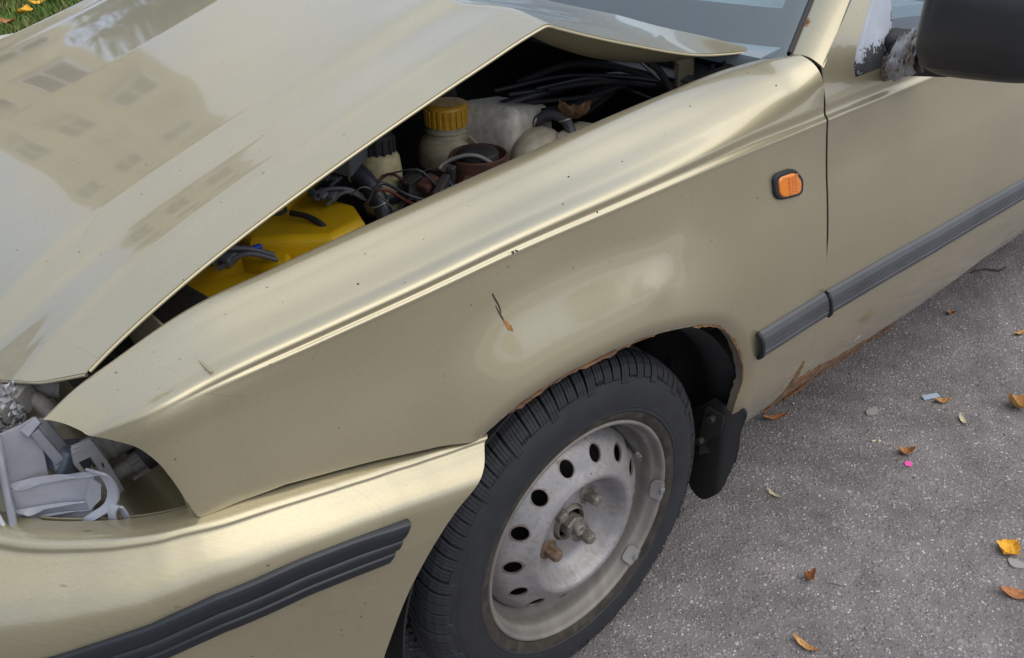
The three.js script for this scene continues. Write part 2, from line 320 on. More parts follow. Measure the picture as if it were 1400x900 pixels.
// ---------------------------------------------------------------- ground
{
  const N = 2048, SZ = 1.6; // metres per tile
  const stones = new Float32Array(N * N), kind = new Uint8Array(N * N);
  for (let k = 0; k < 150000; k++) {
    const x = rnd() * N, y = rnd() * N, t = rnd(), r = t < 0.9 ? Math.pow(rnd(), 2.6) * 4.2 + 0.7 : Math.pow(rnd(), 2) * 1.5 + 0.75;
    const a = rnd() * 3.14, e = rr(0.55, 1), ca = Math.cos(a), sa = Math.sin(a), kd = t < 0.58 ? 1 : t < 0.86 ? 2 : t < 0.955 ? 3 : 4;
    for (let j = -5; j <= 5; j++) for (let i = -5; i <= 5; i++) {
      const u = (i * ca + j * sa) / r, v = (-i * sa + j * ca) / (r * e), q = u * u + v * v;
      if (q < 1) { const X = (Math.floor(x) + i + N) % N, Y = (Math.floor(y) + j + N) % N, id = Y * N + X; const h = Math.sqrt(1 - q) * Math.min(1, r / 3); if (h > stones[id]) { stones[id] = h; kind[id] = kd; } }
    }
  }
  const per = (i, j, s, sd) => { const a = i / N * 6.2832, b = j / N * 6.2832; return fbm(Math.cos(a) * s + sd, Math.sin(a) * s + Math.cos(b) * s, Math.sin(b) * s + sd, 3); };
  const coarse = new Float32Array(256 * 256);
  for (let j = 0; j < 256; j++) for (let i = 0; i < 256; i++) coarse[j * 256 + i] = per(i * 8, j * 8, 1.6, 7) * 0.6 + per(i * 8, j * 8, 5, 2) * 0.4;
  const cz = (i, j) => { const x = i / 8, y = j / 8, a = Math.floor(x), b = Math.floor(y), fx = x - a, fy = y - b, g = (p, q) => coarse[((q + 256) % 256) * 256 + (p + 256) % 256]; return lerp(lerp(g(a, b), g(a + 1, b), fx), lerp(g(a, b + 1), g(a + 1, b + 1), fx), fy); };
  const pal = [[116, 111, 111], [128, 123, 122], [102, 97, 98], [160, 155, 153], [216, 214, 210]];
  const map = tex(N, N, (i, j) => { const id = j * N + i, k = stones[id] > 0 ? kind[id] : 0, c = pal[k], w = 1 + 0.26 * cz(i, j) + rr(-0.13, 0.13), s = k === 0 ? 0.93 : 1; return [c[0] * w * s, c[1] * w * s, c[2] * w * s]; }, true, 1);
  const bmp = tex(N, N, (i, j) => { const v = 90 + 130 * stones[j * N + i] + rr(-22, 22); return [v, v, v]; }, false, 1);
  for (const t of [map, bmp]) { t.repeat.set(1 / SZ, 1 / SZ); }
  const g = new THREE.PlaneGeometry(120, 120, 1, 1).rotateX(-Math.PI / 2);
  const p = g.attributes.position, uv = g.attributes.uv; for (let i = 0; i < 4; i++) uv.setXY(i, p.getX(i) * 0.978 + p.getZ(i) * 0.208, -p.getX(i) * 0.208 + p.getZ(i) * 0.978);
  M.asphalt = ST({ color: 0xffffff, roughness: 0.9, map, bumpMap: bmp, bumpScale: 0.0028 });
  const m = mesh('asphalt_ground', g, M.asphalt); tag(m, 'grey worn asphalt with pale stone specks', 'ground', null, 'structure');
}

// ---------------------------------------------------------------- the car
const car = group('car');
tag(car, 'beige gold sedan with buckled hood and torn out headlamp parked on asphalt', 'car');

// --- body side: section rows (y, z) for each x
const ARCH = smoothLine([[-0.197, 0.572], [-0.15, 0.595], [-0.08, 0.607], [0.0, 0.607], [0.08, 0.602], [0.17, 0.580], [0.247, 0.541], [0.295, 0.480], [0.318, 0.42], [0.318, 0.365], [0.330, 0.315]], 8);
const yB = spl([[-0.62, 0.697], [-0.607, 0.706], [-0.569, 0.732], [-0.526, 0.752], [-0.449, 0.779], [-0.349, 0.794], [-0.23, 0.809], [-0.011, 0.829], [0.259, 0.850], [0.40, 0.857], [0.455, 0.860], [0.5, 0.866]]);
const zB = spl([[-0.62, -0.168], [-0.607, -0.165], [-0.569, -0.157], [-0.526, -0.150], [-0.449, -0.145], [-0.349, -0.14], [-0.23, -0.135], [-0.011, -0.135], [0.259, -0.135], [0.42, -0.133], [0.455, -0.125], [0.48, -0.105], [0.5, -0.088]]);
const yC = spl([[-0.62, 0.672], [-0.58, 0.706], [-0.545, 0.7315], [-0.47, 0.7465], [-0.357, 0.7575], [-0.25, 0.769], [-0.12, 0.779], [0.05, 0.783], [0.26, 0.785], [0.5, 0.783], [1.0, 0.785], [2.0, 0.785], [3.5, 0.785]]);
const zC = spl([[-0.62, -0.150], [-0.605, -0.125], [-0.58, -0.093], [-0.545, -0.055], [-0.47, -0.037], [-0.357, -0.025], [-0.25, -0.014], [-0.12, -0.009], [0.05, -0.007], [0.26, -0.008], [0.5, -0.0115], [1.0, -0.013], [2.0, -0.02], [3.5, -0.07]]);
const dzK = spl([[-0.62, 0.5], [-0.5, 0.62], [-0.3, 0.8], [0, 0.9], [0.5, 1], [3, 1]]);
const LOW = [[0.035, 0.0055], [0.075, 0.0125], [0.12, 0.022], [0.165, 0.030], [0.215, 0.037], [0.295, 0.042], [0.385, 0.037], [0.455, 0.021], [0.50, 0.002], [0.535, -0.022], [0.56, -0.05]];
const UPF = [[0.13, -0.02], [0.33, 0.12], [0.55, 0.34], [0.78, 0.52]], UPR = [[0.18, -0.05], [0.40, -0.02], [0.60, 0.07], [0.80, 0.28]], UPN = [[0.13, -0.01], [0.33, 0.17], [0.55, 0.40], [0.78, 0.58]];
function bodyRows(x, door) {
  const yc = yC(x), zc = zC(x), k = dzK(x), a = sst(-0.52, -0.36, x), rows = [];
  if (!door) {
    const yb = yB(x), zb = zB(x), w = sst(0.05, 0.48, x), wn = sst(0.0, -0.3, x);
    rows.push([yb - 0.03, zb - 0.003], [yb - 0.004, zb - 0.0005], [yb, zb + 0.005]);
    for (let i = 0; i < 4; i++) { const fz = lerp(lerp(UPF[i][0], UPN[i][0], wn), UPR[i][0], w), fy = lerp(lerp(UPF[i][1], UPN[i][1], wn), UPR[i][1], w); rows.push([yb - fy * (yb - yc), zb + fz * (zc - zb)]); }
  } else rows.push([1.06, -0.125], [0.99, -0.088], [0.93, -0.0615], [0.895, -0.0475], [0.870, -0.0385], [0.852, -0.0325], [0.835, -0.0275]);
  const g = door ? 1 : Math.min(1, (rows[rows.length - 1][0] - yc) / 0.045);
  const r7 = [yc + 0.024 * g, zc - 0.0078 * g], r10 = [yc - 0.005, zc + 0.0015];
  const L = (y) => lerp(r10[1], r7[1], (y - r10[0]) / (r7[0] - r10[0]));
  rows.push(r7, [yc + 0.0082 * g, L(yc + 0.0082 * g) - 0.0018 * a], [yc + 0.0012 * g, L(yc + 0.0012 * g) + 0.0013 * a], r10);
  for (const [dy, dz] of LOW) rows.push([yc - dy, zc + dz * k]);
  return rows;
}
const NROW = 3 + 4 + 4 + LOW.length;
let secX = null, secD = null, secF = null;
const dents = [[0.095, 0.665, 0.026, 0.0022], [0.16, 0.70, 0.028, 0.0016], [0.26, 0.66, 0.06, -0.0015], [0.42, 0.64, 0.08, 0.001], [-0.30, 0.69, 0.09, -0.001]];
function bodySide(x, v, door) {
  if (secX !== x || secD !== door) { secX = x; secD = door; secF = curve2(bodyRows(x, door)); }
  const [y, z0] = secF(v); let z = z0;
  if (y < 0.79) {
    const lowW = sst(0.785, 0.74, y);
    for (const [dx, dy, r, h] of dents) { const q = ((x - dx) ** 2 + ((y - dy) * 1.2) ** 2) / (r * r); if (q < 6) z += h * Math.exp(-q) * lowW; }
    z += 0.0006 * lowW * n2(x * 5, y * 5);
    if (x < 0.5) { const d = segDist(x, y, ARCH), fw = sst(-0.26, -0.12, x) * sst(0.30, 0.12, x); z += 0.017 * (1 - sst(0.015, 0.135, d)) * fw * sst(0.785, 0.755, y); if (d < 0.026) z -= 0.010 * (1 - d / 0.026) ** 2; }
  } else z += 0.0005 * n2(x * 4, y * 4 + 7) * sst(0.79, 0.80, y);
  return [x, y, z];
}
const FEND_POLY = [...smoothLine([[-0.640, 0.705], [-0.607, 0.7085], [-0.590, 0.7105], [-0.573, 0.7125], [-0.552, 0.7065], [-0.540, 0.690], [-0.532, 0.667], [-0.5255, 0.638], [-0.520, 0.6155]], 6).map(([x, y], i) => [x, y]),
  [-0.431, 0.6165], [-0.33, 0.6015], [-0.253, 0.5865], ...ARCH, [0.342, 0.290], [0.36, 0.270], [0.40, 0.2605], [0.47, 0.2545], [0.4999, 0.254], [0.4999, 0.565], [0.4975, 0.60], [0.4975, 0.95], [-0.7, 0.95]];
{
  const s = polySDF(FEND_POLY);
  const hi = (x, y) => y > yC(x) + 0.012 ? 1 : 0;
  mesh('front_fender', panel((u, v) => bodySide(u, v, false), [-0.6215, 0.4999, 280], [0, NROW - 1, 190], (p) => hi(p[0], p[1]) && p[0] < 0.45 && p[0] > -0.5 ? 1 : s(p[0], p[1]), { flip: true, thick: 0.0015, uv: (p) => [p[0], p[1] - p[2]] }), M.paint, car);
}
// front door
const DOOR_POLY = [[0.5001, 0.256], [0.5001, 0.565], [0.5025, 0.60], [0.5025, 0.858], [0.520, 0.872], [0.575, 0.912], [0.64, 0.96], [0.70, 1.0], [0.745, 1.0], [0.66, 0.935], [0.596, 0.868], [0.583, 0.845], [0.585, 0.828], [1.36, 0.828], [1.363, 0.55], [1.345, 0.45], [1.30, 0.402], [1.227, 0.350], [1.17, 0.324], [1.119, 0.306], [1.04, 0.288], [0.958, 0.274], [0.88, 0.262], [0.80, 0.254], [0.7, 0.2525]];
const frontDoor = group('front_door', car);
{
  const s = polySDF(DOOR_POLY);
  mesh('door_skin', panel((u, v) => bodySide(u, v, true), [0.5001, 1.45, 230], [0, NROW - 1, 190], (p) => s(p[0], p[1]), { flip: true }), M.paint, frontDoor);
}
// rear door and quarter panel, beyond the frame's edge
const REAR_ARCH = []; for (let i = 0; i <= 24; i++) { const t = Math.PI * i / 24; REAR_ARCH.push([2.52 - 0.345 * Math.cos(t), 0.26 + 0.33 * Math.sin(t)]); }
{
  const s = polySDF([[1.367, 0.828], [1.369, 0.55], [1.351, 0.447], [1.42, 0.36], [1.5, 0.33], [2.17, 0.30], ...REAR_ARCH, [2.87, 0.26], [3.4, 0.30], [3.45, 0.828]]);
  mesh('rear_side_panel', panel((u, v) => bodySide(u, v, true), [1.33, 3.45, 120], [5, NROW - 1, 120], (p) => s(p[0], p[1]), { flip: true }), M.paint, car);
}
// sill below the door, set back a few millimetres
{
  const s = polySDF([[0.52, 0.33], [0.52, 0.2565], [0.86, 0.2535], [0.988, 0.2535], [1.25, 0.255], [1.36, 0.2565], [1.405, 0.268], [1.43, 0.285], [1.425, 0.33], [1.40, 0.36], [1.36, 0.42], [1.2, 0.42]]);
  const g = [panel((u, v) => { const q = bodySide(u, v, true); const w = 0.0015 * n2(u * 9, v * 2); return [q[0], q[1] + w, q[2] - 0.009 + w]; }, [0.52, 1.44, 180], [14, NROW - 1, 60], (p) => s(p[0], p[1]) - 0.002 * n2(p[0] * 30, p[1] * 30) * sst(0.9, 0.6, p[0]), { flip: true })];
  mesh('rocker_sill', g, M.paint, car);
}

// --- bumper
const bumper = group('front_bumper', car);
const BP = [[-0.178, 0.012], [-0.253, 0.011], [-0.33, 0.009], [-0.431, 0.001], [-0.521, -0.021], [-0.57, -0.0455], [-0.625, -0.092], [-0.676, -0.155], [-0.728, -0.26], [-0.765, -0.40], [-0.785, -0.60], [-0.79, -0.80]];
const bpF = curve2(BP), bpY = spl([[0, 0.5675], [1, 0.5805], [2, 0.5955], [3, 0.6105], [4, 0.6145], [5, 0.611], [6, 0.606], [7, 0.601], [8, 0.600], [11, 0.60]]);
const bpK = spl([[0, 0.62], [2, 0.64], [3, 0.66], [4, 0.76], [5, 0.88], [6, 1.08], [7, 1.30], [8, 1.44], [11, 1.5]]);
const bpD = spl([[0, 0], [4.5, 0], [6, 0.3], [7, 0.7], [8, 0.9], [11, 0.9]]);
const BS = [[-0.03, -0.001], [-0.006, 0.0010], [0.0030, -0.0006], [0.0058, -0.0038], [0.0068, -0.0085], [0.0118, -0.0145], [0.0225, -0.0250], [0.0325, -0.0370], [0.0395, -0.050], [0.0428, -0.066], [0.0435, -0.084], [0.0435, -0.095], [0.0432, -0.125], [0.0428, -0.141], [0.0420, -0.15], [0.038, -0.19], [0.032, -0.25], [0.024, -0.33], [0.010, -0.40], [-0.016, -0.43]];
function bumperAt(u, v) {
  const p = bpF(u), a = bpF(Math.max(0, u - 0.02)), b = bpF(Math.min(11, u + 0.02));
  let tx = b[0] - a[0], tz = b[1] - a[1]; const l = Math.hypot(tx, tz); tx /= l; tz /= l;
  const nx = tz, nz = -tx; // outward
  const k = bpK(u);
  const rows = BS.map(([d, h], i) => [d > 0.007 ? d + (d - 0.007) * bpD(u) : d, h > -0.15 ? h * k : h + 0.15 * (1 - k) ]);
  const q = curve2(rows)(v);
  const d = q[0] + 0.0006 * n2(u * 1.3, q[1] * 9);
  return [p[0] + nx * d, bpY(u) + q[1], p[1] + nz * d];
}
{
  const ring = smoothLine([[-0.176, 0.5735], [-0.190, 0.5665], [-0.212, 0.5535], [-0.268, 0.522], [-0.322, 0.452], [-0.358, 0.375], [-0.376, 0.325], [-0.398, 0.25], [-0.415, 0.17], [-0.425, 0.12]], 6);
  const s = polySDF([...ring, [-1.2, 0.12], [-1.2, 0.75], [-0.170, 0.75]]);
  mesh('bumper_skin', panel(bumperAt, [0, 11, 240], [0, BS.length - 1, 200], (p, u) => u > 4.2 ? 1 : s(p[0], p[1]), { thick: 0.003, uv: (p) => [p[0] * 0.8 - p[2] * 0.8, p[1] + 0.3 * p[2]] }), M.paint, bumper);
  mesh('bumper_skin', panel((u, v) => { const p = bumperAt(u, v); return [p[0], p[1], -1.6 - p[2]]; }, [0, 11, 100], [0, BS.length - 1, 80], (p, u) => u > 4.2 ? 1 : s(p[0], p[1]), { thick: 0.003, flip: true }), M.paint, bumper);
}
{ // black rub strip let into the bumper
  const P = [[-0.006, 0.0250], [0.0020, 0.0252], [0.0050, 0.0240], [0.0068, 0.0200], [0.0075, 0.0105], [0.0072, 0.0078], [0.0062, 0.0066], [0.0062, 0.0050], [0.0074, 0.0035], [0.0074, -0.0075], [0.0058, -0.0088], [0.0058, -0.0106], [0.0072, -0.0120], [0.0068, -0.020], [0.0048, -0.0245], [-0.004, -0.0255]];
  const pf = curve2(P);
  const g = panel((s, t) => {
    const [o, h] = pf(t), u0 = 1.955 + (0.025 - h) * 6.2, u = lerp(u0, 11, s), lift = 0.0040 * sst(2.6, 1.95, u) * sst(-0.02, 0.02, h), end = sst(-0.0002, 0.0005, s);
    const k = 0.112 * bpK(u), p = bumperAt(u, 11.5), a = bpF(Math.max(0, u - 0.02)), b = bpF(Math.min(11, u + 0.02)); let tx = b[0] - a[0], tz = b[1] - a[1]; const l = Math.hypot(tx, tz); tx /= l; tz /= l;
    const d = o * lerp(0.8, 1, end) + lift;
    return [p[0] + tz * d, p[1] + h, p[2] - tx * d];
  }, [0, 1, 420], [0, P.length - 1, 90], null, { thick: 0.005, us: (q) => q * q * 0.5 + q * 0.5 });
  mesh('rub_strip', g, M.bumperStrip, bumper, 'black ribbed rub strip, its rear end lifting off');
}

// --- hood, buckled into a tent across the middle
const hYf = (x) => HPOLY.reduce((s, k) => s * x + k, 0);
const HPOLY = [0.87181, 0.44153, -0.00657, -0.17349, 0.25779, 0.94264];
const hYr = spl([[0.09, 0.9645], [0.244, 0.914], [0.38, 0.876], [0.5, 0.861]]);
const hYn = (x) => { const r = 0.012; if (x < 0.09 - r) return hYf(x); if (x > 0.09 + r) return hYr(x); const t = (x - 0.09 + r) / (2 * r), a = hYf(0.09 - r), b = hYr(0.09 + r), m = 0.9665; return (1 - t) ** 2 * a + 2 * t * (1 - t) * m + t * t * b; };
const hD = spl([[-0.74, 0], [-0.5, -0.03], [-0.28, -0.066], [0.09, -0.06], [0.3, -0.02], [0.5, 0]]);
const hCr = spl([[0, 0], [0.03, 0.006], [0.06, 0.0115], [0.12, 0.0195], [0.18, 0.0265], [0.25, 0.0295], [0.35, 0.034], [0.64, 0.042]]);
const hCf = spl([[0, 0], [0.02, 0.0042], [0.05, 0.0105], [0.062, 0.0134], [0.073, 0.0147], [0.100, 0.0144], [0.148, 0.0134], [0.157, 0.0140], [0.168, 0.0162], [0.195, 0.0222], [0.21, 0.0240], [0.228, 0.0244], [0.30, 0.0250], [0.45, 0.030], [0.64, 0.035]]);
const hCx = (w, x) => lerp(hCf(w), hCr(w), sst(0.0, 0.2, x));
const hZ = spl([[-0.74, -0.152], [-0.56, -0.152], [-0.526, -0.155], [-0.438, -0.160], [-0.30, -0.165], [-0.135, -0.170], [-0.02, -0.175], [0.09, -0.180], [0.244, -0.175], [0.38, -0.165], [0.5, -0.15]]);
const hXf = spl([[0, -0.555], [0.04, -0.588], [0.10, -0.617], [0.25, -0.658], [0.45, -0.688], [0.64, -0.695]]);
const hXr = spl([[0, 0.502], [0.07, 0.453], [0.13, 0.418], [0.22, 0.395], [0.30, 0.372], [0.45, 0.345], [0.64, 0.325]]);
const hRidge = spl([[0, 0.09], [0.1, 0.085], [0.2, 0.06], [0.4, 0.045], [0.64, 0.04], [1.0, 0.06], [1.28, 0.09]]);
function hoodAt(u, v) {
  const w = u * 1.28, wm = Math.min(w, 1.28 - w), x = lerp(hXf(wm), hXr(wm), v);
  const zn = hZ(x), z = lerp(zn, -1.6 - zn, u), sh = (0.09 - hRidge(w)) * Math.exp(-(((x - 0.07) / 0.2) ** 2));
  let y = hYn(x + sh) + hD(x) * u + hCx(wm, x) * lerp(0.5, 1, sst(-0.72, -0.45, x));
  y += 0.00018 * n2(x * 3.2 + 5, z * 3.2);
  y += 0.0035 * Math.exp(-(((x - 0.06) / 0.06) ** 2)) * n2(z * 6.5, 11);
  return [x, y, z];
}
const hood = group('hood', car, 'buckled beige gold hood, bent up across the middle');
mesh('hood_skin', panel(hoodAt, [0, 1, 300], [0, 1, 320], null, { thick: 0.0018, uv: (p) => [p[0], p[2]] }), M.paint, hood);
{ // folded hem along the edges
  const e = [];
  for (let i = 0; i <= 120; i++) e.push(hoodAt(0, 0.004 + 0.992 * i / 120));
  for (let i = 1; i <= 60; i++) e.push(hoodAt(i / 60, 0.9995));
  const f = []; for (let i = 0; i <= 60; i++) f.push(hoodAt(i / 60, 0.0005));
  mesh('hem', [tube(e.map((p) => [p[0], p[1] - 0.0016, p[2]]), 0.0021, 400, 8), tube(f.map((p) => [p[0], p[1] - 0.0016, p[2]]), 0.0021, 160, 8)], M.paint, hood);
  // inner frame: a hanging, bowed flange below the rear part and a folded channel below the front part
  mesh('inner_frame', [
    panel((u, v) => { const t = (u - 0.07) / 0.36, p = hoodAt(0.012, 0.5); const vx = lerp(0.10, 0.435, u); const q = hoodAt(0.012 + 0.02 * v, (vx - hXf(0.02)) / (hXr(0.02) - hXf(0.02))); const dep = 0.034 * Math.pow(Math.sin(Math.PI * clamp(0.04 + 0.9 * u)), 0.6); return [q[0], q[1] - 0.003 - dep * v - 0.004 * Math.sin(v * 3.1), q[2] - 0.006 - 0.018 * v * v]; }, [0, 1, 60], [0, 1, 14], null, { thick: 0.002 }),
    panel((u, v) => { const q = hoodAt(0.02 + 0.10 * v, lerp(0.03, 0.58, u)); return [q[0], q[1] - 0.004 - 0.022 * Math.sin(Math.PI * v), q[2]]; }, [0, 1, 60], [0, 1, 14], null, { thick: 0.002 }),
  ], M.paintIn, hood);
}

// --- front wheel
const wheel = group('front_wheel', car);
wheel.position.set(0, 0.277, 0); wheel.rotation.y = 0.0215;
{
  // tyre carcass
  const prof = [[0.176, -0.012], [0.183, -0.0085], [0.190, -0.0035], [0.200, -0.0013], [0.2012, 0.0003], [0.203, 0.0006], [0.2045, -0.0004], [0.2075, 0.0000], [0.2080, 0.0006], [0.2090, 0.0006], [0.2095, 0.0001], [0.215, 0.0008], [0.230, 0.0005], [0.240, -0.002], [0.2405, -0.0035], [0.248, -0.0055], [0.256, -0.011], [0.263, -0.018], [0.2675, -0.028], [0.2705, -0.05], [0.272, -0.0875], [0.2705, -0.125], [0.2675, -0.147], [0.262, -0.158], [0.25, -0.168], [0.235, -0.174], [0.215, -0.176], [0.19, -0.17], [0.176, -0.163]];
  mesh('tyre', latheZ(prof.slice(3), 160), M.rubber, wheel);
  mesh('dusty_bead', latheZ([[0.176, -0.012], [0.1832, -0.0082], [0.1885, -0.0040], [0.1900, -0.0042], [0.1912, -0.0030], [0.1960, -0.0018], [0.2000, -0.0013]], 160), M.rubberDusty, wheel);
  // tread: lugs in five rings, each lug its own chamfered wedge, plus wear grooves
  const gs = [];
  const lug = (a0, a1, sec, sk, chIn) => { // sec: outline [[r, z]] of outer surface, ends sink into the carcass
    const k = sec.length, pos = [], idx = [];
    const ch = Math.min(0.006, (a1 - a0) * 0.16), A = [a0, a0 + ch, a1 - ch, a1], di = chIn ?? (ch > 0.004 ? 0.003 : 0.0012), inset = [di, 0, 0, di];
    for (let i = 0; i < 4; i++) for (let j = 0; j < k; j++) { const [r, z] = sec[j], R = r - inset[i] * (j > 0 && j < k - 1 ? 1 : 1), a = A[i] + sk * (z - sec[0][1]); pos.push(R * Math.cos(a), R * Math.sin(a), z); }
    for (let j = 0; j < k; j++) { const [r, z] = sec[j]; const rb = r - 0.013; for (const a of [a0, a1]) { const b = a + sk * (z - sec[0][1]); pos.push(rb * Math.cos(b), rb * Math.sin(b), z - (j === 0 ? 0.006 : 0)); } }
    for (let i = 0; i < 3; i++) for (let j = 0; j + 1 < k; j++) { const a = i * k + j, b = a + k; idx.push(a, a + 1, b + 1, a, b + 1, b); }
    const B = 4 * k;
    for (let j = 0; j + 1 < k; j++) { const a = j, c = B + j * 2; idx.push(a, c, c + 2, a, c + 2, a + 1); const d = 3 * k + j, e = B + j * 2 + 1; idx.push(d, d + 1, e + 2, d, e + 2, e); }
    for (const j of [0, k - 1]) { const c = B + j * 2, q = [j, k + j, 2 * k + j, 3 * k + j]; if (j === 0) idx.push(q[0], q[1], c, q[1], c + 1, c, q[1], q[2], c + 1, q[2], q[3], c + 1); else idx.push(q[0], c, q[1], q[1], c, c + 1, q[1], c + 1, q[2], q[2], c + 1, q[3]); }
    let g = new THREE.BufferGeometry(); g.setAttribute('position', new THREE.Float32BufferAttribute(pos, 3)); g.setIndex(idx); g = g.toNonIndexed();
    const uv = []; for (let i = 0; i < g.attributes.position.count; i++) uv.push(g.attributes.position.getX(i) * 3, g.attributes.position.getY(i) * 3); g.setAttribute('uv', new THREE.Float32BufferAttribute(uv, 2)); g.computeVertexNormals(); return g;
  };
  const n = 46, st = Math.PI * 2 / n;
  for (let i = 0; i < n; i++) {
    const a = i * st, j = rr(-0.004, 0.004), long = i % 2;
    const top = long ? 0.2475 : 0.2525;
    for (const [o0, o1, tp] of [[0, 0.43, top], [0.50, 0.93, top + 0.004]]) { const h = rr(-0.0008, 0.0005), e = rr(-0.002, 0.003), sk = 1.2 + rr(-0.3, 0.3), q = rr(-0.003, 0.003); for (let s = 0; s < 3; s++) { const w3 = (o1 - o0) / 3, hh = h + rr(-0.0003, 0.0003); gs.push(lug(a + j + st * (o0 + s * w3 + 0.006), a + j + st * (o0 + (s + 1) * w3 - 0.006), [[tp + e, tp < 0.25 ? -0.0035 : -0.0062], [0.259 + hh, -0.0082], [0.268 + hh, -0.0150], [0.2745 + hh, -0.0245], [0.2778 + hh, -0.036], [0.2788 + hh, -0.046 + q]], sk, 0.0005)); } }
    for (const [z0, z1, off, w, sk] of [[-0.050, -0.066, 0.15, 0.34, 5], [-0.050, -0.068, 0.62, 0.34, 5], [-0.070, -0.086, 0.0, 0.36, -5], [-0.071, -0.087, 0.48, 0.36, -5], [-0.090, -0.106, 0.2, 0.36, 5], [-0.090, -0.106, 0.7, 0.36, 5], [-0.109, -0.126, 0.1, 0.36, -5], [-0.109, -0.126, 0.6, 0.36, -5]]) {
      const R = 0.2795 - 1.5 * (z0 + 0.0875) ** 2, b = a + off * st + rr(-0.003, 0.003);
      gs.push(lug(b, b + st * w, [[R - 0.002, z0], [R, z0 - 0.002], [R, z1 + 0.002], [R - 0.002, z1]], sk));
    }
    gs.push(lug(a + j, a + j + st * 0.42, [[0.2785, -0.131], [0.2775, -0.139], [0.2745, -0.150], [0.268, -0.1595], [0.258, -0.167]], 1.2));
    gs.push(lug(a + st * 0.5 + j, a + j + st * 0.9, [[0.2785, -0.131], [0.2775, -0.139], [0.2745, -0.150], [0.268, -0.1595], [0.258, -0.167]], 1.2));
  }
  mesh('tread_blocks', gs, M.rubber, wheel);
  // rim barrel and flange
  const rp = [[0.1835, -0.0145], [0.1845, -0.0085], [0.1830, -0.0052], [0.1800, -0.0048], [0.1772, -0.0075], [0.1752, -0.0135], [0.1725, -0.0195], [0.1695, -0.0225], [0.1678, -0.0285], [0.1662, -0.043], [0.1625, -0.050], [0.1572, -0.055], [0.1550, -0.062], [0.1545, -0.085], [0.150, -0.165], [0.153, -0.165], [0.158, -0.07], [0.168, -0.052], [0.172, -0.028]];
  const rs = curve2(rp), rpp = []; for (let i = 0; i <= 60; i++) rpp.push(rs(i / 60 * (rp.length - 1)));
  const rim = group('rim', wheel);
  mesh('rim_barrel', latheZ(rpp, 128), M.rimDirty, rim);
}
const DISC = curve2([[0.1555, -0.058], [0.1535, -0.0485], [0.148, -0.0395], [0.138, -0.0275], [0.127, -0.0195], [0.114, -0.0115], [0.104, -0.0045], [0.098, -0.0018], [0.093, -0.0030], [0.088, -0.009], [0.082, -0.0215], [0.076, -0.0315], [0.069, -0.0375], [0.060, -0.0405], [0.045, -0.0405], [0.038, -0.0385], [0.031, -0.0380]]);
